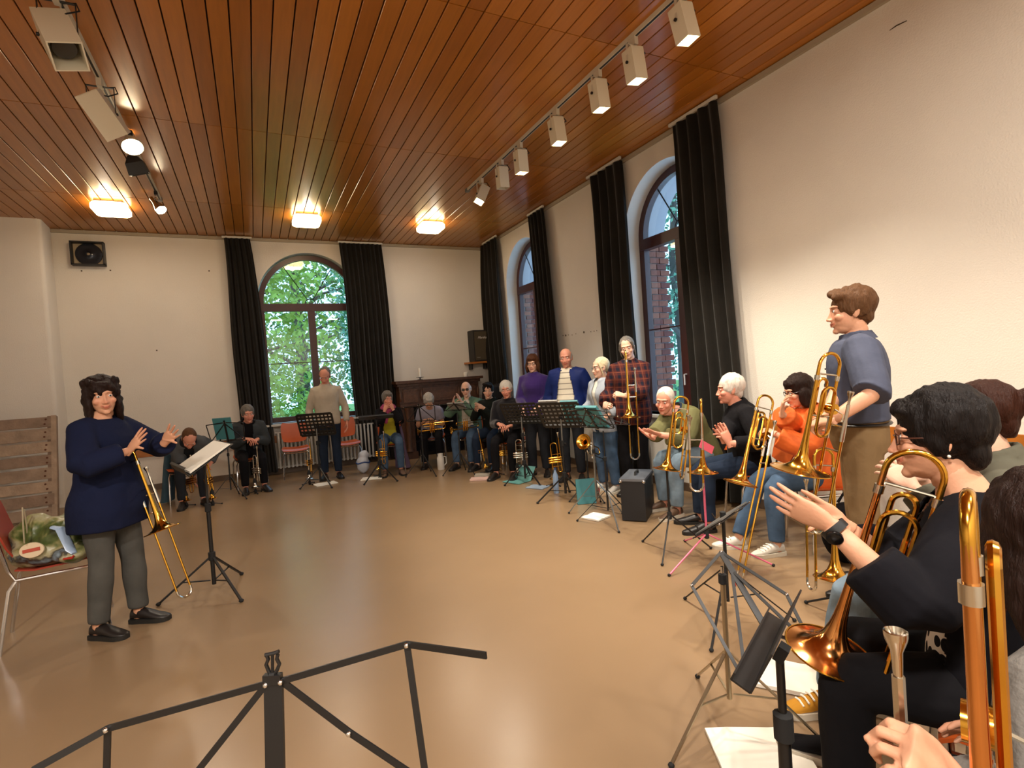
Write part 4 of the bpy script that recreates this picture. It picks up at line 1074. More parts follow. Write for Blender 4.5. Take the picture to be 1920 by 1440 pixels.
        if g.get('flaps'):
            k = MB(); r, f_, z = fr(.5); rings = []
            for a in np.linspace(R(112), R(428), 25):
                w_ = r * math.cos(a) + f_ * math.sin(a); dp = -.018 * math.sin(a); pt = min(1, abs(a - R(270)) / R(158)) ** 6
                lo, hi = spine(.505) + z * (dp - .022 * pt), spine(.548) + z * dp
                rings.append([lo + w_ * .098 * s, lo + w_ * .104 * s, hi + w_ * .076 * s, hi + w_ * .068 * s])
            k.loft(rings); k.build('collar', g['m'], t)
            c0 = spine(.50) + f_ * .10
            for i in range(5):
                u = .44 - .075 * i; rr_ = ring(u, e + .007, 28); MB().ell(rr_[7], (.006, .006, .006), nu=8, nv=6).build('button', EYED, t)
        if cutfront:
            sm = o.modifiers.new('thickness', 'SOLIDIFY'); sm.thickness = .004
        return o
    if top and jacket: top.setdefault('sleeve', .36)
    if top: garment(top.get('name', 'shirt'), top)
    if jacket: garment(jacket.get('name', 'jacket'), jacket, jacket.get('cut'))
    if legs:
        k = MB(); e = legs.get('e', .008)
        k.loft([ring(u, e - .002, 24) for u in (-.09, -.03, .03, .09, .13)] if not sit else [ring(u, e - .002, 24) for u in (-.07, -.02, .04, .09, .13)])
        for sd in 'LR': leg_rings(k, sd, e, hem=legs.get('hem', 1.0))
        c2, f2 = remesh(k, vx * 1.05, 3); c2 = wrinkle(c2, .007, 9)
        mesh_np('trousers', c2, f2, [legs['m']], t)
        if legs.get('belt'):
            MB().tube(ring(.062, e - .004, 24), .020, 8, closed=True, flat=.45).build('belt', legs['belt'], t)
    if shoes:
        for sd in 'LR':
            kk = LG[sd]; k = MB(); d = V((kk[4].x, kk[4].y, 0)).normalized()
            shoe(k, V((kk[3].x, kk[3].y, kk[3].z)) - d * .02, d, L=.255 * s if female else .285 * s)
            so = k.build('shoe', [shoes[0], shoes[1]], t, ang=.9)
            if len(shoes) > 2:
                la = MB(); b0 = V(kk[3]) - d * .02; xx = d.cross(V((0, 0, 1)))
                for i in range(4): la.tube([b0 + d * (.085 + .022 * i) + xx * q + V((0, 0, .085 - .010 * i - abs(q) * .25)) for q in (-.03, 0, .03)], .004, 6)
                la.build('lace', shoes[2], so)
    if glasses:
        gm, dark_ = glasses; k = MB(); T = lambda v: tuple(hp + HR @ (V(v) * hscale))
        for sx in (-1, 1):
            k.tube([T((sx * .032 + .021 * math.cos(a), .090 + .0 * abs(math.cos(a)) - .006 * (1 if sx * math.cos(a) > 0.5 else 0), -.003 + .0165 * math.sin(a))) for a in np.linspace(0, 2 * PI, 17)[:-1]], .0022, 6, closed=True)
            k.tube([T((sx * .052, .084, .003)), T((sx * .076, .06, .004)), T((sx * .080, -.01, .004)), T((sx * .079, -.022, -.008))], .0022, 6)
        k.tube([T((-.011, .091, .001)), T((0, .095, .004)), T((.011, .091, .001))], .002, 6)
        go = k.build('glasses', gm, t)
        if dark_:
            for sx in (-1, 1):
                MB().add([T((sx * .032 + .020 * math.cos(a), .089, -.003 + .0155 * math.sin(a))) for a in np.linspace(0, 2 * PI, 17)[:-1]] + [T((sx * .032 + .020 * math.cos(a), .0905, -.003 + .0155 * math.sin(a))) for a in np.linspace(0, 2 * PI, 17)[:-1]], [tuple(range(16)), tuple(range(31, 15, -1))] + [(i, (i + 1) % 16, 16 + (i + 1) % 16, 16 + i) for i in range(16)]).build('lens', dark_, go)
    if extras: extras(t, dict(J=J, spine=spine, fr=fr, ring=ring, hp=hp, HR=HR, hs=hscale, s=s, LG=LG, arm_pts=arm_pts))
    return t
def to_local(t, p):
    return t.matrix_basis.inverted() @ V(p)
def loc(x, y, face, p):
    """a room point in the frame of a person standing at x, y and looking along face."""
    return (Matrix.Translation((x, y, 0)) @ Matrix.Rotation(R(face - 90), 4, 'Z')).inverted() @ V(p)
def clap(y=.33, z=1.12, gap=.055, fx=0, up_=.75, off=0):
    return {'L': ((off - gap - .015, y, z), (.28 + fx, .62, up_), (1, .1, -.15), 'flat'), 'R': ((off + gap + .02, y - .03, z - .02), (-.22 + fx, .7, up_ * .9), (-1, .1, -.1), 'flat')}
def lap(z=.66, y=.30):
    return {'L': ((-.09, y, z), (.55, .75, -.15), (0, -.2, -1), 'relaxed'), 'R': ((.07, y + .02, z + .03), (-.65, .7, -.1), (0, -.2, -1), 'relaxed')}
# ------------------------------------------------------------------ patterned cloth
def ramp_mat(name, base, build):
    m = fabric(name, base, var=0)
    N, L, b = nodes(m); build(N, L, b, N['Texture Coordinate']); return m
def _math(N, L, op, a, b_=None):
    n = N.new('ShaderNodeMath'); n.operation = op
    for i, q in enumerate((a, b_)):
        if q is None: continue
        if isinstance(q, (int, float)): n.inputs[i].default_value = q
        else: L.new(q, n.inputs[i])
    return n.outputs[0]
def _mix(N, L, f, a, b_):
    n = N.new('ShaderNodeMix'); n.data_type = 'RGBA'
    L.new(f, n.inputs[0])
    for i, q in ((6, a), (7, b_)):
        if isinstance(q, tuple): n.inputs[i].default_value = q
        else: L.new(q, n.inputs[i])
    return n.outputs[2]
def plaid(N, L, b, tc):
    s = N.new('ShaderNodeSeparateXYZ'); L.new(tc.outputs['Object'], s.inputs[0])
    def band(v, f, ph, th): return _math(N, L, 'GREATER_THAN', _math(N, L, 'SINE', _math(N, L, 'ADD', _math(N, L, 'MULTIPLY', v, f), ph)), th)
    xx = _math(N, L, 'ADD', s.outputs[0], _math(N, L, 'MULTIPLY', s.outputs[1], .7))
    a = _mix(N, L, band(s.outputs[2], 78, 0, .3), lin('4a201c'), lin('191722'))
    c = _mix(N, L, band(xx, 78, 1, .3), lin('52261f'), lin('1a1926'))
    mx = N.new('ShaderNodeMix'); mx.data_type = 'RGBA'; mx.inputs[0].default_value = .5; L.new(a, mx.inputs[6]); L.new(c, mx.inputs[7])
    d = _mix(N, L, _math(N, L, 'MAXIMUM', band(s.outputs[2], 78, 2.6, .97), band(xx, 78, 3.4, .97)), mx.outputs[2], lin('6a3a2a'))
    L.new(d, b.inputs['Base Color'])
def stripes(N, L, b, tc):
    s = N.new('ShaderNodeSeparateXYZ'); L.new(tc.outputs['Object'], s.inputs[0])
    f = _math(N, L, 'GREATER_THAN', _math(N, L, 'SINE', _math(N, L, 'MULTIPLY', s.outputs[2], 92)), .86)
    L.new(_mix(N, L, f, lin('d8d0bd'), lin('8e877c')), b.inputs['Base Color'])
def dots(N, L, b, tc):
    v = N.new('ShaderNodeTexVoronoi'); v.inputs['Scale'].default_value = 20; v.inputs['Randomness'].default_value = .55; L.new(tc.outputs['Object'], v.inputs['Vector'])
    L.new(_mix(N, L, _math(N, L, 'LESS_THAN', v.outputs['Distance'], .36), lin('d9d2c8'), lin('131218')), b.inputs['Base Color'])
def leaves(N, L, b, tc):
    mp = N.new('ShaderNodeMapping'); mp.inputs['Rotation'].default_value = (.4, .6, .8); mp.inputs['Scale'].default_value = (1, 1, .45); L.new(tc.outputs['Object'], mp.inputs[0])
    v = N.new('ShaderNodeTexVoronoi'); v.feature = 'DISTANCE_TO_EDGE'; v.inputs['Scale'].default_value = 34; L.new(mp.outputs[0], v.inputs['Vector'])
    w_ = N.new('ShaderNodeTexWave'); w_.inputs['Scale'].default_value = 26; w_.inputs['Distortion'].default_value = 6; L.new(mp.outputs[0], w_.inputs['Vector'])
    f = _math(N, L, 'MULTIPLY', _math(N, L, 'GREATER_THAN', v.outputs['Distance'], .085), _math(N, L, 'GREATER_THAN', w_.outputs['Fac'], .36))
    L.new(_mix(N, L, f, lin('121015'), lin('cfc9c0')), b.inputs['Base Color'])
PLAID = ramp_mat('plaid_flannel', '5a2520', plaid); STRIPE = ramp_mat('striped_polo', 'd8d0bd', stripes)
DOTS = ramp_mat('polka_dots', 'd9d2c8', dots); LEAVES = ramp_mat('leaf_print', 'cfc9c0', leaves)
checks = ramp_mat('small_dark_check', '1a1f1c', lambda N, L, b, tc: None)

NAVY = fabric('navy_knit', '141a33'); DENIM = fabric('denim', '42566e', var=.22, vscale=9); DENIM_L = fabric('pale_denim', '7f93a3', var=.22, vscale=9); DENIM_D = fabric('dark_denim', '222d3f', var=.15)
OLIVET = fabric('grey_green_trouser', '4c4b47', var=.2); BLACKF = fabric('black_cloth', '121114'); CHAR = fabric('charcoal_cloth', '23252a'); GREYC = fabric('grey_cardigan', '54575a'); GREYD = fabric('grey_jacket', '3b4043')
CREAM = fabric('cream_sweater', 'b5aa98'); LIME = fabric('yellow_green_shirt', 'a39a2c'); PINK = fabric('pink_scarf', 'a5476a'); MAUVE = fabric('greyish_mauve_tee', '8a8794'); GREENJ = fabric('grey_green_jacket', '5f7a66'); WHITET = fabric('white_tee', 'cfcabf')
FLEECE = fabric('black_fleece', '15141a', sheen=.3); PURPLE = fabric('purple_fleece', '35205f', sheen=.3); BLUEJ = fabric('royal_blue_jacket', '17265e', rough=.6); PALEB = fabric('pale_blue_jacket', '9aa1ab'); OLIVEJ = fabric('olive_jacket', '656341'); ORANGE = fabric('orange_jacket', 'd2622a', rough=.55)
BLUES = fabric('grey_blue_shirt', '494e60', rough=.75); KHAKI = fabric('khaki_trouser', '7b6446'); BLACKCARD = fabric('black_cardigan', '100f14'); GREYK = fabric('grey_marl_cardigan', '716d68', bscale=60); GREYBUN = fabric('grey_green_shirt', '5a584b')
TEALP = fabric('teal_coat', '3f5560')
LEATH = mat('dark_leather', '1a1513', .4); BROWNL = mat('brown_leather', '5b4332', .5); WHITES = mat('white_trainer', 'cfcac0', .5); SOLE = mat('pale_sole', 'cbc3b2', .6); SOLED = mat('dark_sole', '15130f', .7); MUST = fabric('mustard_suede', 'b9822c'); SILVERS = mat('silver_trainer', 'b9b4ac', .35, .3)
BLACKGL = mat('black_spectacles', '0b0b0d', .25); LENSD = mat('dark_lens', '08090b', .08); REDGL = mat('brown_spectacles', '4a2a20', .3)

def scarf(t, A):
    k = MB(); r, f_, z = A['fr'](.5); c = A['spine'](.525)
    k.tube([c + (r * math.cos(a) + f_ * math.sin(a)) * .085 + z * (.012 * math.sin(3 * a) - .02 * math.sin(a)) for a in np.linspace(0, 2 * PI, 25)[:-1]], [.036 + .008 * math.sin(i * 1.9) for i in range(24)], 10, closed=True)
    k.tube([c + f_ * .10 + r * .02, c + f_ * .135 - z * .10 + r * .03, c + f_ * .13 - z * .22 + r * .05], [.03, .034, .028], 10)
    c2, f2 = remesh(k, .010, 2); mesh_np('scarf', c2, f2, [PINK], t)

# ------------------------------------------------------------------ the players, from the left
WX, WY, WF_ = -.87, 4.07, -28
person('smiling woman with dark wavy hair and navy tunic, standing and clapping at left', WX, WY, WF_, .935, True, head=(-42, 4, 4), skin=SK_M, hair=('wavy', H_DARK), brow=.7, fat=.035,
       arms={'L': ((-.05, .36, 1.15), (.30, .80, .65), (.8, -.1, -.3), 'open', (-.9, -.2, -.5)), 'R': ((.12, .26, 1.13), (-.02, .70, .75), (-.8, .3, -.2), 'open', (.9, -.3, -.6))},
       top=dict(m=NAVY, e=.022, hem=-.19, flare=.05, sleeve=.93, loose=.012, name='tunic', fold=.010), legs=dict(m=OLIVET, e=.014), shoes=(LEATH, SOLED),
       feet={'L': (-.10, .06, 0, -.05, 1, 0), 'R': (.10, -.04, 0, .12, 1, 0)})
trombone('trombone standing on its slide beside the clapping woman at left', P(305, 993, d=3.30), P(246, 836, d=3.30), P(292, 800, d=3.42) - P(330, 806, d=3.32), .100, ext=.46)

x, y, f_ = -.88, 8.30, -80
person('man in grey cardigan bending down over his trumpets, left of the far wall', x, y, f_, .97, sit=.44, lean=34, bend=38, head=(4, 58, 0), skin=SK_R, hair=('receding', H_LBROWN), fat=.02,
       arms={'R': (loc(x, y, f_, P(365, 893, d=6.95)), (.05, .35, -1), (-1, .2, 0), 'relaxed'), 'L': (loc(x, y, f_, P(395, 868, d=7.0)), (.6, .6, -.4), (0, -.3, -1), 'relaxed')},
       top=dict(m=CHAR, e=.006, collar=.8), jacket=dict(m=GREYC, e=.016, hem=-.12, name='cardigan', cut=dict(gap=[.10, .08, .06, .05, .03])), legs=dict(m=CHAR), shoes=(LEATH, SOLED))
x, y, f_ = -.15, 8.70, -82
person('grey-haired man in dark grey jacket seated left of the far window', x, y, f_, .96, sit=.42, lean=10, bend=22, head=(2, 8, 3), skin=SK_R, hair=('short', H_SALT), arms=lap(.72, .30),
       top=dict(m=BLACKF, e=.006, collar=1), jacket=dict(m=GREYD, e=.02, hem=-.12, cut=dict(gap=[.06, .05, .05, .06, .05])), legs=dict(m=BLACKF), shoes=(LEATH, SOLED))
person('balding man in cream half-zip sweater standing before the far window, looking down', .97, 8.50, -97, 1.0, head=(-12, 30, -6), skin=SK_R, hair=('receding', H_SALT), fat=.015,
       arms={'R': ((.26, .06, .84), (0, .25, -1), (-1, .1, 0), 'relaxed'), 'L': ((-.27, .05, .84), (0, .2, -1), (1, .1, 0), 'relaxed')},
       top=dict(m=CREAM, e=.009, hem=-.07, collar=1, name='sweater'), legs=dict(m=DENIM_D, e=.012), shoes=(LEATH, SOLED))
x, y, f_ = 1.87, 8.40, -101
person('woman in yellow-green shirt and pink scarf, both hands at her mouth', x, y, f_, .93, True, sit=.44, lean=4, bend=8, head=(14, 6, -4), skin=SK_R, hair=('pixie', H_SALT), extras=scarf,
       arms={'L': ((-.07, .21, .975), (.35, .05, 1), (.5, -.8, 0), 'relaxed'), 'R': ((.06, .22, .965), (-.4, .0, 1), (-.5, -.8, 0), 'relaxed')},
       top=dict(m=LIME, e=.010, hem=-.10), jacket=dict(m=BLACKF, e=.02, hem=-.1, name='cardigan', cut=dict(gap=[.12, .10, .075, .05, .04])), legs=dict(m=DENIM, e=.012), shoes=(BROWNL, SOLED))
x, y, f_ = 2.60, 8.52, -110
person('grey-haired woman in mauve-grey T-shirt looking down at her hands before the mantelpiece', x, y, f_, .93, True, sit=.44, lean=16, bend=24, head=(10, 42, 0), skin=SK_O, hair=('pixie', H_SILVER), fat=.03,
       arms={'L': ((-.04, .30, .74), (.8, .4, -.1), (0, -.2, -1), 'relaxed'), 'R': ((.08, .31, .76), (-.8, .4, .1), (0, -.4, -1), 'relaxed')},
       top=dict(m=MAUVE, e=.014, sleeve=.36, loose=.014, name='t_shirt'), legs=dict(m=BLACKF, e=.012), shoes=(LEATH, SOLED))
x, y, f_ = 3.09, 8.02, -128
person('smiling bald man with black-framed dark glasses and green jacket, clapping', x, y, f_, 1.0, sit=.45, lean=2, bend=6, head=(8, 2, 4), skin=SK_F, hair=('ring', H_WHITE), glasses=(BLACKGL, LENSD), fat=.015, brow=.3,
       arms=clap(.34, 1.02, .06, -.1, .7, .08), top=dict(m=WHITET, e=.008), jacket=dict(m=GREENJ, e=.022, hem=-.1, collar=1, cut=dict(gap=[.11, .10, .08, .05, .04])), legs=dict(m=DENIM, e=.014), shoes=(LEATH, SOLED))
x, y, f_ = 3.33, 7.62, -138
person('dark-haired young man in small-checked dark shirt, half hidden behind the man in black fleece', x, y, f_, .97, sit=.44, lean=4, bend=8, head=(22, 4, 0), skin=SK_F, hair=('short_side', H_BLACK), brow=.8,
       arms=clap(.30, .92, .05, 0, .3, .08), top=dict(m=checks, e=.012, collar=1), legs=dict(m=DENIM_D), shoes=(LEATH, SOLED))
x, y, f_ = 3.26, 6.86, -132
person('white-haired man in black fleece seated with a sheet on his knee', x, y, f_, .98, sit=.45, lean=4, bend=4, head=(10, 6, 6), skin=SK_R, hair=('short', H_WHITE), brow=.2, arms=lap(.70, .30),
       top=dict(m=FLEECE, e=.020, collar=1.2, hem=-.12, name='fleece'), legs=dict(m=BLACKF), shoes=(LEATH, SOLED))
x, y, f_ = 3.42, 6.36, -132
person('standing woman with auburn bob and glasses in purple fleece', x, y, f_, .975, True, head=(2, 4, 0), skin=SK_F, hair=('bob', H_BROWN), glasses=(REDGL, None), brow=.6, fat=.015,
       arms={'R': (loc(x, y, f_, P(982, 765, d=7.0)), (.1, .7, -.7), (-.6, 0, -.8), 'relaxed'), 'L': ((-.10, .27, .95), (.7, .5, -.5), (0, -.6, -.8), 'relaxed')},
       top=dict(m=PURPLE, e=.022, hem=-.05, collar=1.5, name='fleece', fold=.01), legs=dict(m=CHAR, e=.02), shoes=(LEATH, SOLED))
person('balding man in open royal blue jacket over a striped polo, standing', 3.60, 5.78, -138, 1.0, head=(6, 4, 3), skin=SK_R, hair=('ring', H_SILVER), brow=.3, fat=.055,
       arms={'R': ((.26, .02, .84), (0, .1, -1), (-1, .1, 0), 'relaxed'), 'L': ((-.27, -.02, .84), (0, .1, -1), (1, .1, 0), 'relaxed')},
       top=dict(m=STRIPE, e=.010, hem=-.12, sleeve=.3, collar=.9, name='polo_shirt'), jacket=dict(m=BLUEJ, e=.034, hem=-.13, loose=.018, collar=1, fold=.012, cut=dict(gap=[.12, .125, .09, .06, .05])), legs=dict(m=CHAR, e=.014), shoes=(LEATH, SOLED))
x, y, f_ = 3.56, 4.98, -172
person('white-blonde woman in pale blue jacket standing in profile, face turned left', x, y, f_, .905, True, head=(-16, 4, 0), skin=SK_F, hair=('tied', H_BLOND), brow=.15, glasses=(GREYM, None),
       arms={'R': ((.20, .16, .92), (-.3, .8, -.5), (-.5, 0, -.8), 'relaxed'), 'L': ((-.21, .14, .90), (.3, .8, -.5), (.5, 0, -.8), 'relaxed')},
       top=dict(m=WHITET, e=.006), jacket=dict(m=PALEB, e=.024, hem=-.13, collar=1, hood=True, cut=dict(gap=[.03, .03, .03, .035, .03])), legs=dict(m=DENIM, e=.016), shoes=(SILVERS, SOLE))
x, y, f_ = 3.70, 4.66, -150
person('tall woman in dark red plaid shirt with a trombone at her lips', x, y, f_, 1.03, True, head=(14, 8, 8), skin=SK_F, hair=('tied', H_SALT), brow=.4, fat=.03,
       arms={'L': (loc(x, y, f_, P(1170, 742, d=5.45)), (.7, .5, .3), (.4, -.5, -.7), 'grip'), 'R': ((.20, .26, 1.0), (-.6, .7, .2), (-.7, -.4, -.4), 'grip')},
       top=dict(m=PLAID, e=.026, hem=-.14, collar=1, loose=.014, sleeve=.90, fold=.012), legs=dict(m=BLACKF, e=.012), shoes=(LEATH, SOLED))
trombone('trombone held upright by the woman in plaid shirt', P(1180, 783, d=5.25), P(1173, 656, d=5.30), P(1172, 700, d=5.6) - P(1176, 700, d=5.25), .105, ext=.42)
x, y, f_ = 3.90, 3.86, 176
person('white-haired man in olive jacket leaning forward and clapping, beneath the near right window', x, y, f_, .99, sit=.45, lean=24, bend=20, head=(30, 10, -6), skin=SK_R, hair=('crop', H_WHITE), brow=.15, near=True,
       arms={'L': (loc(x, y, f_, P(1237, 815, d=4.75)), (.1, .9, .35), (.2, .5, .9), 'open'), 'R': (loc(x, y, f_, P(1222, 820, d=4.85)), (-.15, .85, .45), (-.5, -.3, .8), 'flat')},
       top=dict(m=DENIM_D, e=.006, collar=.8), jacket=dict(m=OLIVEJ, e=.024, hem=-.10, loose=.012, collar=1, sleeve=.88, fold=.012, cut=dict(gap=[.05, .04, .04, .05, .04])), legs=dict(m=DENIM_L, e=.016), shoes=(BROWNL, SOLE),
       feet={'L': (-.14, .46, 0), 'R': (.12, .40, 0)})
x, y, f_ = 3.74, 3.15, 150
person('white-haired man in black sweater clapping, seated beside the widest curtain', x, y, f_, .97, sit=.45, lean=6, bend=10, head=(-6, 2, 0), skin=SK_R, hair=('short', H_WHITE), brow=.2, near=True,
       arms={'L': (loc(x, y, f_, P(1368, 832, d=4.15)), (.15, .35, .95), (.95, .2, -.1), 'flat'), 'R': (loc(x, y, f_, P(1352, 838, d=4.15)), (-.1, .35, .95), (-.9, .3, -.1), 'relaxed')},
       top=dict(m=BLACKF, e=.02, hem=-.1, collar=1, sleeve=.92, name='sweater', fold=.01), legs=dict(m=DENIM_D, e=.014), shoes=(LEATH, SOLED))
x, y, f_ = 3.74, 2.55, 152
person('dark-haired woman in bright orange jacket holding a hand over her face', x, y, f_, .94, True, sit=.45, lean=4, bend=10, head=(4, 10, 0), skin=SK_M, hair=('bob', H_DARK), brow=.6, near=True, glasses=(BLACKGL, None), fat=.02,
       arms={'R': (loc(x, y, f_, P(1466, 775, d=3.72)), (-.25, -.05, 1), (-.5, -.85, 0), 'relaxed'), 'L': (loc(x, y, f_, P(1450, 812, d=3.80)), (.75, .4, .1), (.1, -.5, -.8), 'relaxed')},
       top=dict(m=WHITET, e=.010), jacket=dict(m=ORANGE, e=.026, hem=-.10, loose=.016, collar=1.2, sleeve=.92, fold=.013, cut=dict(gap=[.10, .10, .07, .05, .04])), legs=dict(m=DENIM, e=.014), shoes=(WHITES, SOLE, PAPER),
       feet={'R': (.02, .62, 0), 'L': (-.16, .42, 0)})

BX, BY_, BF = 3.18, 1.91, 128
def rolled(t, A): pass
person('tall man in grey-blue shirt with rolled sleeves, standing and holding a trombone', BX, BY_, BF, 1.06, hs=1.06, head=(6, 2, 0), skin=SK_M, hair=('short_side', H_LBROWN), brow=.5, near=True, fat=.03,
       arms={'L': (loc(BX, BY_, BF, P(1556, 790, d=2.78)), (.55, .75, -.15), (.25, -.3, -.9), 'grip', (-.7, -.6, -.6)), 'R': (loc(BX, BY_, BF, P(1540, 800, d=2.95)), (-.6, .6, -.2), (-.5, -.2, -.8), 'grip', (.5, -.5, -.8))},
       top=dict(m=BLUES, e=.024, hem=.075, collar=.8, flaps=True, sleeve=.56, loose=.014, fold=.011), legs=dict(m=KHAKI, e=.018, belt=LEATH), shoes=(LEATH, SOLED))
trombone('trombone with valve loops held by the man in grey-blue shirt', P(1500, 882, d=2.58), P(1541, 660, d=2.52), P(1562, 662, d=2.56) - P(1520, 662, d=2.52), .132, fatt=True, ext=.30, gap=.125)

# ------------------------------------------------------------------ nearest three on the right
NX, NY, NF = 1.72, .70, 116
def watch(t, A):
    S, E_, W = A['J']['L'][:3]; d = (W - E_).normalized(); c = W - d * .012
    k = MB(); M = frame(c, d, (1, 0, 0)); k.lathe([(.031, -.010), (.033, -.010), (.033, .010), (.031, .010)], M, 24, cap=False)
    wo = k.build('wristwatch', mat('watch_strap', '111113', .5), t)
    pd = A['J']['L'][4]; M2 = frame(c - pd * .030, -pd, d); MB().lathe([(.019, 0), (.019, .007), (.016, .009), (.001, .009)], M2, 24).build('watch_case', mat('watch_case', '2a2a2c', .2, .8), wo)
    for sx in (-1, 1):
        p = A['hp'] + A['HR'] @ V((sx * .077, -.018, -.047)) * A['hs']; MB().ell(p, (.0045,) * 3, nu=10, nv=6).build('earring', mat('pearl', 'd8d2c8', .2), t)
person('woman with short near-black hair, glasses and black cardigan over polka dots, clapping nearby', NX, NY, NF, .97, True, sit=.46, lean=2, bend=10, head=(4, 3, 0), skin=SK_M, hair=('pixie_full', H_BLACK), brow=.7, near=True, glasses=(REDGL, None), fat=.03, extras=watch, hs=1.03,
       arms={'L': (loc(NX, NY, NF, P(1557, 985, d=1.33)), (.05, .9, .42), (.85, .1, .35), 'flat', (-.5, -.3, -.9)), 'R': (loc(NX, NY, NF, P(1580, 985, d=1.50)), (-.35, .75, .55), (-.9, .2, .1), 'flat', (.6, -.3, -.8))},
       top=dict(m=DOTS, e=.012, hem=-.10, vneck=.10), jacket=dict(m=BLACKCARD, e=.024, hem=-.10, sleeve=.80, loose=.010, name='cardigan', fold=.010, cut=dict(gap=[.17, .15, .085, .07, .06])), legs=dict(m=BLACKF, e=.016), shoes=(BLACKF, SOLE),
       knees={'L': loc(NX, NY, NF, (1.42, .93, .53)), 'R': loc(NX, NY, NF, (1.63, 1.06, .53))}, feet={'L': tuple(loc(NX, NY, NF, (1.43, .94, 0))), 'R': tuple(loc(NX, NY, NF, (1.74, 1.17, 0))) + (0, 1, 0)})
trombone('large valve trombone with its copper-coloured bell on the lap of the woman in polka dots', P(1556, 1222, d=1.55), P(1672, 836, d=1.40), P(1722, 862, d=1.36) - P(1660, 850, d=1.40), .118, fatt=True, slide=True, ext=.12, m=BRASS, bm=ROSE, gap=.125)
UX, UY, UF = 2.24, .86, 122
person('woman with reddish hair bun in grey-green shirt, half hidden behind the dark-haired woman', UX, UY, UF, .96, True, sit=.46, lean=2, bend=6, head=(-4, 2, 0), skin=SK_F, hair=('bun', H_RED), near=True,
       arms={'L': (loc(UX, UY, UF, P(1712, 915, d=1.72)), (.5, .6, .6), (.7, .2, -.3), 'relaxed'), 'R': (loc(UX, UY, UF, P(1730, 905, d=1.85)), (-.4, .6, .6), (-.8, .3, 0), 'relaxed')},
       top=dict(m=GREYBUN, e=.018, collar=1, hem=-.1), legs=dict(m=DENIM_L, e=.016), shoes=(MUST, SOLE, PAPER),
       knees={'L': loc(UX, UY, UF, (2.02, 1.27, .54)), 'R': (.12, .42, .53)}, feet={'L': tuple(loc(UX, UY, UF, (1.99, 1.36, 0))) + (-.55, .85, 0), 'R': (.12, .36, 0)})
FX, FY, FF = 1.205, .27, 82
person('dark-haired woman in grey cardigan over a leaf print shirt, nearest at lower right', FX, FY, FF, .94, True, sit=.385, lean=6, bend=10, head=(-52, 12, 0), skin=SK_M, hair=('long_back', H_DARK), near=True, fat=.02,
       arms={'L': (loc(FX, FY, FF, P(1812, 1500, d=.66)), tuple(loc(0, 0, FF, CM @ np.array((-.72, -.68, .15)))), tuple(loc(0, 0, FF, CM @ np.array((-.45, .35, .8)))), 'grip', (-.8, -.3, -.6)), 'R': ((.12, .26, .60), (-.4, .8, .2), (-.7, -.2, -.5), 'relaxed')},
       top=dict(m=LEAVES, e=.010, hem=-.10, vneck=.06), jacket=dict(m=GREYK, e=.024, hem=-.10, loose=.012, name='cardigan', cut=dict(gap=[.20, .19, .16, .10, .06])), legs=dict(m=BLACKF, e=.016), shoes=(LEATH, SOLED))
trombone('trombone seen from close by in the lower right corner, mouthpiece up', P(1812, 945, d=.60) - V((-.01, 0, .62)), P(1812, 945, d=.60), P(1822, 940, d=.70) - P(1812, 940, d=.60), .105, ext=.05, m=BRASS, bm=ROSE, gap=.085, fatt=True, ys=-1, rc=.40)
# ------------------------------------------------------------------ chairs under the players and along the wall
for lab, x, y, f_ in (('orange chair under the man bending over his trumpets', -.93, 8.38, -80), ('orange chair under the man in dark grey jacket', -.15, 8.78, -82), ('orange chair under the woman with pink scarf', 1.88, 8.48, -101),
                      ('orange chair under the woman in mauve-grey T-shirt', 2.63, 8.60, -110), ('orange chair under the man with dark glasses', 3.13, 8.08, -128), ('orange chair under the young man in checked shirt', 3.38, 7.68, -138),
                      ('orange chair under the man in black fleece', 3.31, 6.92, -132), ('orange chair under the man in olive jacket', 3.93, 3.86, 176), ('orange chair under the man in black sweater', 3.79, 3.12, 150),
                      ('orange chair under the woman in orange jacket', 3.80, 2.52, 152), ('orange chair under the woman in polka dots', 1.755, .63, 116), ('orange chair under the woman with hair bun', 2.28, .80, 122), ('orange chair under the nearest woman at lower right', 1.20, .20, 82)):
    chair(lab, x, y, f_, h=.40 if 'lower right' in lab else .45)
chair('empty orange chair before the radiator, left of the man in cream sweater', .52, 9.12, -92)
chair('empty orange chair before the radiator, behind the man in cream sweater', 1.30, 9.12, -90)
REDSH = mat('red_shell', '8f2f1c', .4, var=.06)
CX, CY, CF = -1.21, 4.30, 10
chair('red-brown chair at the left edge carrying a colourful shopping bag', CX, CY, CF, REDSH, None)

# shopping bag lying on the chair
bagm = mat('bag_print', '6f6d4a', .35, bump=.2, bscale=12)
N, L, b = nodes(bagm); tc = N['Texture Coordinate']
no = N.new('ShaderNodeTexNoise'); no.inputs['Scale'].default_value = 7; no.inputs['Detail'].default_value = 5; L.new(tc.outputs['Object'], no.inputs['Vector'])
cr = N.new('ShaderNodeValToRGB'); L.new(no.outputs['Fac'], cr.inputs[0])
els = cr.color_ramp.elements; els[0].position = .30; els[0].color = lin('2a2f1c'); els[1].position = .72; els[1].color = lin('7d8f9c')
for p_, c in ((.42, '4c5a2c'), (.50, '8f8a5e'), (.58, 'a09a7c'), (.64, '39332a')):
    e = els.new(p_); e.color = lin(c)
L.new(cr.outputs[0], b.inputs['Base Color'])
t = thing('shopping_bag', 'crumpled colourful plastic shopping bag lying on the red-brown chair', 'bag', (CX + .0, CY + .0, .452), R(CF - 90))
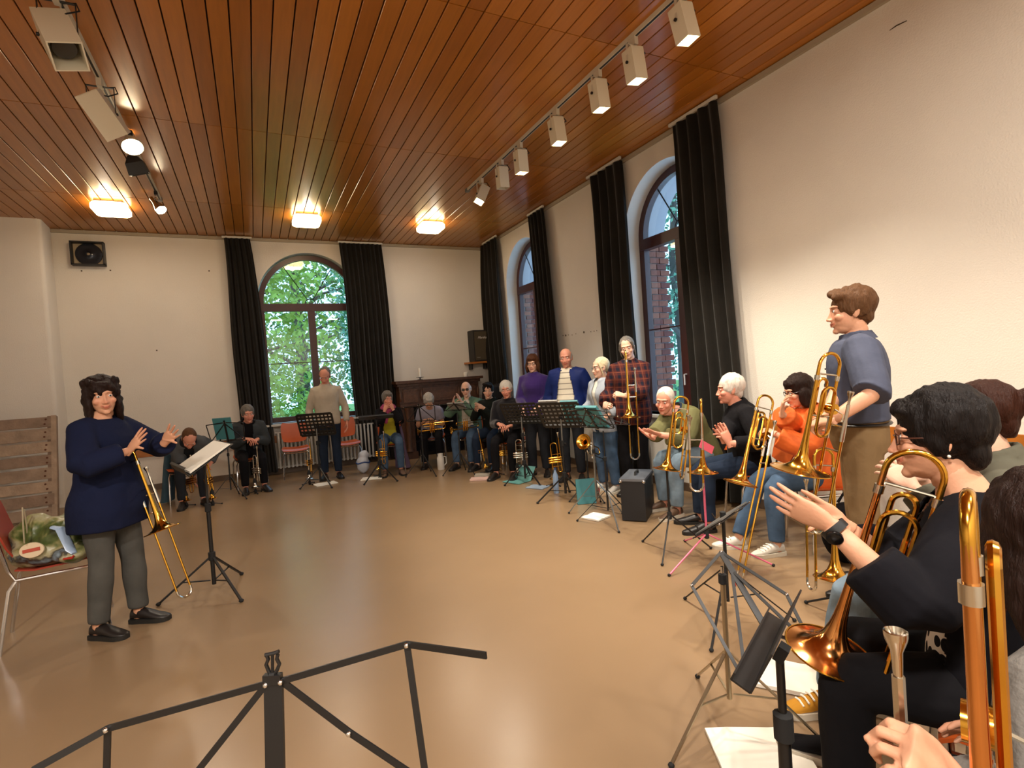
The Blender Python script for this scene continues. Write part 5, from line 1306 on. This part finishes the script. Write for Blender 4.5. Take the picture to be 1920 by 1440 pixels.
k = MB(); k.ell((0, 0, .10), (.24, .24, .115), nu=20, nv=12); k.ell((-.12, .10, .13), (.13, .12, .14)); k.ell((.10, .06, .16), (.14, .13, .13)); k.ell((.02, -.08, .17), (.13, .12, .14)); k.ell((.19, .1, .07), (.12, .10, .07))
co, fs = remesh(k, .011, 2)
co = co + np.array([noise.noise_vector(V(p) * 9) for p in co]) * .022 + np.array([noise.noise_vector(V(p) * 26) for p in co]) * .007
co[:, 2] = np.maximum(co[:, 2], .002)
mesh_np('bag_body', co, fs, [bagm], t)
k = MB()
cpx = to_local(t, P(62, 1022, d=3.06))
def on_bag(p, lift=.004):
    """nearest bag surface to p and the outward direction there"""
    i = np.argmin(((co - np.array(p)) ** 2).sum(1)); q = V(co[i]); n_ = (q - V((0, 0, .08))).normalized(); return q + n_ * lift, n_
q, n_ = on_bag(cpx); M = frame(q, n_, (1, 0, .2))
so = MB().lathe([(.001, .016), (.06, .014), (.062, .006), (.058, 0)], M @ Matrix.Diagonal((1, .72, 1, 1)), 28).build('sticker', mat('sticker_white', 'cdb99a', .5), t)
MB().box(M @ V((0, 0, .017)), (.085, .020, .003), M.to_3x3() @ Matrix.Rotation(.12, 3, 'Z')).build('red_lettering_bar', mat('sticker_red', 'a8402a', .5), so, smooth=False)
bl = mat('bag_blue_white', '9fb4cf', .3); rd = mat('bag_red', 'a83226', .35)
k = MB(); pts = [on_bag(to_local(t, P(a, b_, d=3.1)), .006)[0] for a, b_ in ((75, 970), (95, 990), (118, 1008), (140, 1020))]; k.tube(pts, [.02, .03, .032, .018], 8, flat=.5); k.build('blue_white_fold', bl, t)
k = MB(); pts = [on_bag(to_local(t, P(a, b_, d=3.0)), .004)[0] for a, b_ in ((100, 1062), (125, 1052), (148, 1038))]; k.tube(pts, [.012, .018, .012], 8, flat=.5); k.build('red_fold', rd, t)
hd = MB(); a = to_local(t, P(50, 985, d=3.2)); hd.tube([a + V((0, 0, -.06)), a, a + V((.04, .0, .10)), a + V((.09, 0, .12)), a + V((.12, 0, .02)), a + V((.13, 0, -.08))], .011, 8, flat=.35); hd.build('handle', mat('bag_handle', 'b7a98c', .5), t)

# wooden pallet leaning at the pier
palm = [mat('pallet_%d' % i, c, .85, bump=.3, bscale=25, var=.2, vscale=9) for i, c in enumerate(('98836f', '8a7462', 'a48e78'))]
base = P(109, 980, z=0); base = V((-2.30, 8.42, 0)); lean = R(12)
M = Matrix.Translation(base) @ Matrix.Rotation(-lean, 4, 'X')
t = thing('wooden_pallet', 'weathered wooden pallet standing on edge against the white pier at left', 'pallet', M=M)
PW = 1.25; PH = 1.29
for i in range(8):
    z = .075 + i * (PH - .15) / 7
    MB().box((-PW / 2 + random.uniform(-.006, .006), -.075 + random.uniform(-.003, .003), z), (PW - .05, .022, .135 + random.uniform(-.012, .012)), Matrix.Rotation(random.uniform(-.008, .008), 3, 'Y')).build('plank', palm[i % 3], t, smooth=False)
for xx in (-.045, -PW / 2, -PW + .045):
    MB().box((xx, -.025, PH / 2), (.085, .078, PH)).build('stringer', palm[1], t, smooth=False)
MB().box((-.02, -.07, PH / 2), (.05, .035, PH)).build('edge_board', palm[2], t, smooth=False)
nail = mat('rust_stain', '5a3420', .9)
for i in range(8):
    z = .075 + i * (PH - .15) / 7
    for xx in (-.10, -PW / 2, -PW + .10):
        for dz in (-.03, .03): MB().lathe([(.012, 0), (.012, .003), (.001, .004)], frame((xx + random.uniform(-.015, .015), -.087, z + dz), (0, -1, 0), (1, 0, 0)), 8).build('nail', nail, t)

# ------------------------------------------------------------------ music stands
t, M = desk_stand('black music stand with white sheets before the clapping woman at left', -.36, 4.36, 196, .985, 32, False, r=.34, a0=75, group='solid desk music stands')
booklet('open white sheets on the desk of the stand at left', on_desk(t, M), .44, .30, PAPER, .006, 'sheet music')
t, M = wire_stand('wire music stand with teal folder beside the man in dark grey jacket', -.38, 8.00, 72, .90, 72, group=None)
tealm = mat('teal_cover', '3f7f86', .5)
booklet('teal folder on the wire stand left of the far window', on_desk(t, M) @ Matrix.Translation((-.03, 0, .04)), .23, .31, tealm, .01, page=False)
desk_stand('perforated black music stand before the man in cream sweater', .74, 7.92, 66, .88, 66, a0=200)
desk_stand('low flat black music stand before the woman with pink scarf', 1.52, 7.62, 78, .92, 12, False, r=.26, a0=210, group='solid desk music stands')
wire_stand('thin wire music stand before the woman in mauve-grey T-shirt', 2.16, 7.62, 62, .92, 66, a0=200)
t, M = wire_stand('wire music stand with a closed book before the man with dark glasses', 2.62, 7.30, 50, .98, 30, a0=215, dh=.22)
booklet('grey book lying on the wire stand before the man with dark glasses', on_desk(t, M), .24, .18, mat('grey_cover', '8f8d88', .6), .02)
desk_stand('wide perforated black music stand before the woman in purple fleece', 3.02, 6.02, 40, .90, 52, a0=215)
t, M = desk_stand('perforated black music stand with books, before the man in blue jacket', 2.98, 4.98, 36, .93, 55, a0=225, r=.33)
booklet('white-edged song book on the stand before the man in blue jacket', on_desk(t, M) @ Matrix.Translation((-.10, 0, .05)), .22, .30, mat('grey_cover', '8f8d88', .6), .02)
booklet('teal song book at the right end of the stand before the man in blue jacket', on_desk(t, M) @ Matrix.Translation((.14, 0, .04)), .20, .29, tealm, .02)
t, M = wire_stand('black music stand with silver leg before the white-blonde woman', 3.00, 4.42, 18, .92, 50, legm=GREYM, a0=240, r=.30)
booklet('teal-edged thick book on the stand with a silver leg', on_desk(t, M), .26, .30, tealm, .03)
wire_stand('flat wire music stand beside the upright black case', 2.82, 3.98, 20, .95, 25, a0=200, r=.30)
PINKM = mat('pink_metal', 'cf5f7c', .4)

# near stands
t, M = wire_stand('low black music stand with a yellow clip, its thin desk nearly edge-on', 2.23, 2.09, 113, .57, 34, a0=185, r=.34, w=.48, dh=.19)
booklet('thin grey booklet on the low black stand with yellow clip', on_desk(t, M), .40, .17, mat('dark_grey_cover', '55534f', .6), .006, page=False)
MB().ell((0.02, 0, .36), (.020, .014, .014), nu=10, nv=8).build('yellow_clip', mat('yellow_clip', 'c99a2a', .5), t)
MB().ell((.17, .02, .15), (.012, .012, .018), nu=10, nv=8).build('red_knob', mat('red_knob', 'a83226', .5), t)
t, _k = wire_stand('wire music stand with slim silver pole and legs, nearest the paper sheets', 1.574, 1.495, 90, .74, 30, legm=mat('worn_nickel', 'a3947a', .3, .9), a0=186, r=.34, desk=False)
O = t.location; q = lambda px, py, d: P(px, py, d=d) - O
T_, Lj, Rj, B_, BL, BR = q(1352, 1035, 2.05), q(1297, 1098, 1.94), q(1475, 1115, 1.86), q(1440, 1185, 1.82), q(1400, 1285, 1.70), q(1525, 1215, 1.70)
up_ = (T_ - B_).cross(Rj - Lj)
for nm, a, b_ in (('top_arm', T_, Lj), ('top_arm', T_, Rj), ('side_arm', Lj, BL), ('side_arm', Rj, BR), ('bottom_arm', B_, BL), ('bottom_arm', B_, BR), ('cross_arm', T_.lerp(B_, .25), BL), ('cross_arm', T_.lerp(B_, .25), BR)):
    MB().bar(a, b_, .011, .004, up_).build(nm, BLACKM, t, smooth=False)
MB().bar(T_, B_, .022, .008, up_).build('centre_post', BLACKM, t, smooth=False)
for a in (T_, Lj, Rj, BL): MB().ell(a, (.007, .007, .007), nu=8, nv=6).build('rivet', CHROME, t)
desk_stand('solid black music stand close by, its desk seen edge-on', 1.00, .80, 117, .825, 64, False, r=.28, a0=100, group='solid desk music stands', w=.34, dh=.10, ld=.04)

# the photographer's own stand, only its upper part in view
t = thing('music_stand', "photographer's own black wire stand with a lyre ornament, bottom foreground", 'music stand', P(512, 1290, d=.78).xy.to_3d())
O = t.location; q = lambda px, py, d=.78: P(px, py, d=d) - O
def strip(nm, a, b_, w_=.0095, h=.003): MB().bar(a, b_, w_, h, CM @ np.array((0, 0, -1.0))).build(nm, BLACKM, t, smooth=False)
cL, cR, jL, jR = q(500, 1282), q(528, 1277), q(202, 1366), q(763, 1208)
strip('top_arm', cL, jL); strip('top_arm', cR, jR)
strip('end_arm', jR, q(912, 1229, .72)); strip('end_arm', jL, q(62, 1444, .74))
bl_, br_ = q(205, 1640, .74), q(800, 1470, .76)
strip('side_arm', jL, q(200, 1445, .78)); strip('side_arm', q(200, 1445, .78), bl_); strip('side_arm', jR, br_)
strip('cross_arm', cL, q(300, 1535, .765)); strip('cross_arm', cR, q(655, 1373, .78)); strip('cross_arm', q(655, 1373, .78), br_)
strip('bottom_arm', bl_, q(520, 1560, .76)); strip('bottom_arm', br_, q(520, 1560, .76))
tp, bt = q(513, 1275), q(519, 1570, .76)
MB().bar(bt, tp, .027, .006, CM @ np.array((0, 0, -1.0))).build('centre_post', BLACKM, t, smooth=False)
MB().bar(q(512, 1282), q(511, 1264), .026, .010, CM @ np.array((0, 0, -1.0))).build('head_block', BLACKM, t, smooth=False)
for p in (cL, cR, jL, jR, q(655, 1373)): MB().ell(p + V(CM @ np.array((0, 0, -.004))), (.0042,) * 3, nu=10, nv=6).build('rivet', CHROME, t)
k = MB(); S = .78 / FPX
u_ = lambda a, b_: q(511 + a, 1264 + b_)
k.tube([u_(-4, 0), u_(-8, -8), u_(-12, -18), u_(-8, -28), u_(-11, -36)], .0028, 8); k.tube([u_(4, 0), u_(9, -9), u_(13, -19), u_(8, -29), u_(10, -37)], .0028, 8)
k.tube([u_(-14, -36), u_(-8, -37), u_(5, -40), u_(12, -43)], .0028, 8); k.tube([u_(0, 2), u_(0, -38)], .0022, 8); k.tube([u_(-5, 2), u_(5, 2)], .005, 8)
k.build('lyre_ornament', BLACKM, t)
pb = V((bt.x, bt.y, 0))
MB().tube([bt, V((bt.x, bt.y, .08))], .009, 8).build('pole', BLACKM, t)
for i in range(3):
    a = R(30 + 120 * i); MB().bar(pb + V((.01 * math.cos(a), .01 * math.sin(a), .30)), pb + V((.3 * math.cos(a), .3 * math.sin(a), .01)), .012, .006).build('leg', BLACKM, t, smooth=False)

# ------------------------------------------------------------------ trombones on their floor stands
U = V((0, 0, 1))
def stood_trombone(label, bell, top, side, m=BRASS, stand_lab=None, sm=BLACKM, h=.20, r=.22, a0=90, bell_r=.105, ext=.3, **k):
    B = V(bell); trombone(label, B, top, side, bell_r, ext=ext, m=m, **k)
    if stand_lab: peg_stand(stand_lab, B.x, B.y, h, r, a0, sm, B.z + .03)
b3 = P(1250, 880, d=4.0)
stood_trombone('trombone on a floor stand before the man in olive jacket', b3, P(1266, 742, d=4.02), P(1280, 800, d=4.0) - P(1255, 800, d=4.0), NICKEL and BRASS, 'black tripod floor stand carrying the trombone before olive jacket man', h=.28, r=.30, a0=215, fatt=True, ext=.05)
b4 = P(1318, 886, d=3.78)
stood_trombone('trombone seen edge-on, standing on the pink floor stand', b4, P(1314, 748, d=3.8), P(1312, 800, d=3.65) - P(1312, 800, d=3.75), BRASS, 'pink tripod floor stand with a trombone on it', sm=PINKM, h=.19, r=.42, a0=188, ext=.12)
k = MB(); p = P(1325, 838, d=3.70); o = MB().box((0, 0, 0), (.13, .004, .055), Matrix.Rotation(.5, 3, 'Y')).build('red_cloth', mat('pink_red_cloth', 'd0566a', .8), loc=p); tag(o, 'pink-red cloth hanging on the edge-on trombone', 'cloth')
trombone('trombone between the man in black sweater and the woman in orange', P(1388, 906, d=3.60), P(1424, 738, d=3.70), P(1440, 800, d=3.66) - P(1410, 800, d=3.66), .110, fatt=True, ext=.62)
b7 = P(1566, 1084, d=2.88)
stood_trombone('trombone with its bell near the floor beside the tall man, partly hidden by hands', b7, P(1562, 842, d=2.95), P(1540, 900, d=2.9) - P(1560, 900, d=2.9), BRASS, 'small black floor stand under the lowest trombone', h=.10, r=.18, ext=.08)

# ------------------------------------------------------------------ trumpets
def stood_trumpet(label, x, y, m=BRASS, side=(1, 0, 0), tiltv=(0, 0, 1), h=.07, vm=None, r=.061):
    B = V((x, y, h + .02)); trumpet(label, B, B + V(tiltv), side, m, None, r, vm)
    peg_stand('floor peg under the ' + label.split(',')[0], x, y, .03, .10, 80 + 50 * math.sin(x * 9), BLACKM, h + .10, 'small trumpet pegs on the floor')
stood_trumpet('gold trumpet under the bending man\'s hand, left of the two', -.88, 7.86, BRASS, (.7, .7, 0))
stood_trumpet('gold trumpet right of the two before the bending man', -.58, 7.72, BRASS, (.2, 1, 0), (-.12, .05, 1))
stood_trumpet('silver trumpet between the feet of the man in dark grey jacket', -.09, 8.14, NICKEL, (.5, -.8, 0))
stood_trumpet('silver and gold trumpet left of the man in cream sweater', .62, 8.22, NICKEL, (.4, .8, 0), vm=BRASS)
stood_trumpet('gold trumpet between the knees of the woman with pink scarf', 1.58, 7.98, BRASS, (.7, -.6, 0), (.02, .05, 1), .10)
stood_trumpet('gold trumpet before the young man in checked shirt', 2.90, 7.02, BRASS, (.3, .8, 0), (-.12, .06, 1))
stood_trumpet('gold trumpet standing before the man in black fleece', 2.96, 6.74, BRASS, (.8, -.5, 0))
stood_trumpet('silver trumpet standing before the woman in purple fleece', 3.08, 6.36, NICKEL, (.8, -.5, 0))
stood_trumpet('gold trumpet standing before the man in blue jacket', 3.24, 5.66, BRASS, (.8, -.5, 0), (-.06, .02, 1))
trumpet('gold trumpet across the lap of the woman in mauve-grey T-shirt', V((2.24, 8.10, .60)), V((2.56, 8.05, .61)), (0, -.3, 1))
trumpet('gold trumpet across the lap of the man with dark glasses', V((2.64, 7.66, .61)), V((2.97, 7.64, .62)), (0, -.3, 1))
bf = P(1094, 828, d=5.62)
trumpet('flugelhorn with a wide bell turned toward the viewer, below the song books', bf, P(1113, 836, d=5.85), (.3, 0, -1), mat('brass', 'd9a441'), None, .082, NICKEL)
peg_stand('tall black stand holding the flugelhorn', bf.x + .07, bf.y + .06, .22, .22, 40, BLACKM, bf.z - .10)

# ------------------------------------------------------------------ loose things on the floor
paper('white sheets on the floor under the near music stands', 2.02, 1.62, 35, .24, .32, 6)
paper('white sheets at the bottom edge beside the solid black stand', 1.56, 1.36, 60, .22, .32, 4)
paper('white crumpled sheet on the floor before the white-blonde woman', 2.83, 4.20, 20, .20, .20, 5)
paper('white sheets on the floor before the woman with pink scarf', 1.46, 7.94, 70, .21, .30, 3)
paper('white sheets by the foot of the perforated stand, far wall', .82, 8.06, 100, .21, .30, 3)
pap = lambda c: mat('cover_' + c, c, .6)
t_ = paper('pinkish booklet on the floor before the man in black fleece', 2.66, 6.70, 60, .17, .24, 8, m=pap('c9a79c'), name='booklet', cat='booklet')
paper('grey booklet beside the pinkish one on the floor', 2.80, 6.92, 60, .15, .21, 10, m=pap('a9a294'), name='booklet', cat='booklet')
t = thing('folder', 'pale teal open folder on the floor before the woman in purple', 'folder', (3.12, 6.26, 0), R(20))
MB().box((-.14, 0, .008), (.24, .30, .006)).build('cover', pap('5f9a96'), t, smooth=False); MB().box((.02, 0, .09), (.004, .30, .20), Matrix.Rotation(.6, 3, 'Y')).build('cover', pap('5f9a96'), t, smooth=False)
paper('blue-grey folded sheet on the floor left of the gold trumpet', 3.03, 5.72, 30, .18, .24, 3, m=pap('8494a6'), name='folded_sheet', cat='paper')
t = thing('folder', 'upright teal folder leaning by the silver stand leg', 'folder', (3.06, 4.70, 0), R(70))
MB().box((0, 0, .13), (.025, .20, .26), Matrix.Rotation(.15, 3, 'Y')).build('cover', tealm, t, smooth=False); MB().box((.014, 0, .13), (.008, .19, .25), Matrix.Rotation(.15, 3, 'Y')).build('page', PAPER, t, smooth=False)
t = thing('bottle', 'pale blue upright bottle on the floor between the music stands', 'bottle', (3.06, 5.32, 0))
MB().lathe([(.030, 0), (.033, .01), (.033, .20), (.014, .25), (.014, .275)], n=16).build('body', mat('bottle_blue', '8fa8c8', .2), t); MB().lathe([(.016, .27), (.016, .295), (.002, .296)], n=14).build('cap', mat('bottle_cap', '38507a', .4), t)
t = thing('bag', 'small red and white bag on the floor under the song book stands', 'bag', (3.24, 4.86, 0), R(30))
k = MB(); k.ell((0, 0, .07), (.14, .08, .07)); k.ell((.03, .02, .09), (.09, .07, .07)); co, fs = remesh(k, .012, 2); co[:, 2] = np.maximum(co[:, 2], .001); mesh_np('bag_body', co, fs, [mat('bag_redwhite', 'b04040', .6)], t)
k = MB(); k.ell((.02, -.02, .125), (.08, .06, .035)); k.build('white_flap', PAPER, t)
t = thing('jug', 'tall white jug on the floor by the knees of the man with dark glasses', 'jug', (2.50, 7.86, 0))
MB().lathe([(.05, 0), (.055, .01), (.055, .18), (.04, .22), (.042, .25), (.038, .25), (.03, .20)], n=20).build('body', mat('jug_white', 'd5d2ca', .4), t); MB().tube([(.05, 0, .2), (.09, 0, .19), (.09, 0, .09), (.055, 0, .06)], .008, 8).build('handle', mat('jug_white', 'd5d2ca', .4), t)
t = thing('bag', 'white and blue plastic bag on the floor beside the chair legs, right of the radiator', 'bag', (1.45, 8.55, 0))
k = MB(); k.ell((0, 0, .15), (.10, .08, .15)); k.ell((.02, .01, .28), (.085, .07, .08)); co, fs = remesh(k, .012, 2); co = co + np.array([noise.noise_vector(V(p) * 14) for p in co]) * .012; co[:, 2] = np.maximum(co[:, 2], .001); mesh_np('bag_body', co, fs, [mat('bag_white', 'c5cbd6', .4)], t)
MB().tube([(.10 * math.cos(a), .08 * math.sin(a), .17 + .01 * math.sin(3 * a)) for a in np.linspace(0, 2 * PI, 21)[:-1]], .012, 8, closed=True).build('blue_band', mat('bag_blue', '2b4a86', .5), t)
t = thing('equipment_case', 'black upright case with grey top edge between plaid woman and olive jacket man', 'case', (3.20, 4.02, 0), R(40))
k = MB(); k.box((0, 0, .19), (.46, .22, .36)); k.build('body', mat('case_black', '16171b', .5), t, smooth=False)
MB().box((0, 0, .382), (.47, .23, .022)).build('top_edge', mat('case_edge', '6f747c', .4, .5), t, smooth=False)
for sx in (-1, 1):
    for sy in (-1, 1): MB().ell((sx * .225, sy * .105, .37), (.018, .018, .018), nu=10, nv=6).build('corner', CHROME, t)
MB().tube([(-.07, 0, .39), (-.06, 0, .42), (.06, 0, .42), (.07, 0, .39)], .010, 8).build('handle', RUBBER, t)
t = thing('backpack', 'black backpack on the floor between the woman in orange and the tall man', 'backpack', (3.55, 2.25, 0), R(150))
k = MB(); k.ell((0, 0, .20), (.17, .13, .21)); k.ell((0, .10, .14), (.12, .06, .10)); co, fs = remesh(k, .012, 2); co[:, 2] = np.maximum(co[:, 2], .001); mesh_np('pack_body', co, fs, [BLACKF], t)
MB().tube([(-.04, -.03, .40), (0, -.03, .46), (.04, -.03, .40)], .010, 8).build('handle', BLACKF, t)
t = thing('coat', 'mauve-grey coat hanging down beside the chair of the woman with pink scarf', 'coat', (1.98, 8.45, 0), R(20))
k = MB(); k.loft([[V((.03 + w_ * math.cos(a) + ox, .16 * math.sin(a), z)) for a in np.linspace(0, 2 * PI, 17)[:-1]] for z, w_, ox in ((.02, .10, .06), (.15, .08, .05), (.35, .05, .02), (.55, .04, 0), (.66, .03, -.02), (.70, .02, -.03))]); k.build('coat_body', fabric('mauve_coat', '6b5a72'), t)
t = thing('coat', 'teal-grey coat hanging behind the bending man on his chair', 'coat', (-1.10, 8.40, 0), R(-10))
k = MB(); k.loft([[V((w_ * math.cos(a) + ox, .17 * math.sin(a), z)) for a in np.linspace(0, 2 * PI, 17)[:-1]] for z, w_, ox in ((.03, .07, -.05), (.2, .06, -.03), (.5, .05, 0), (.72, .04, .03), (.80, .02, .05))]); k.build('coat_body', TEALP, t)
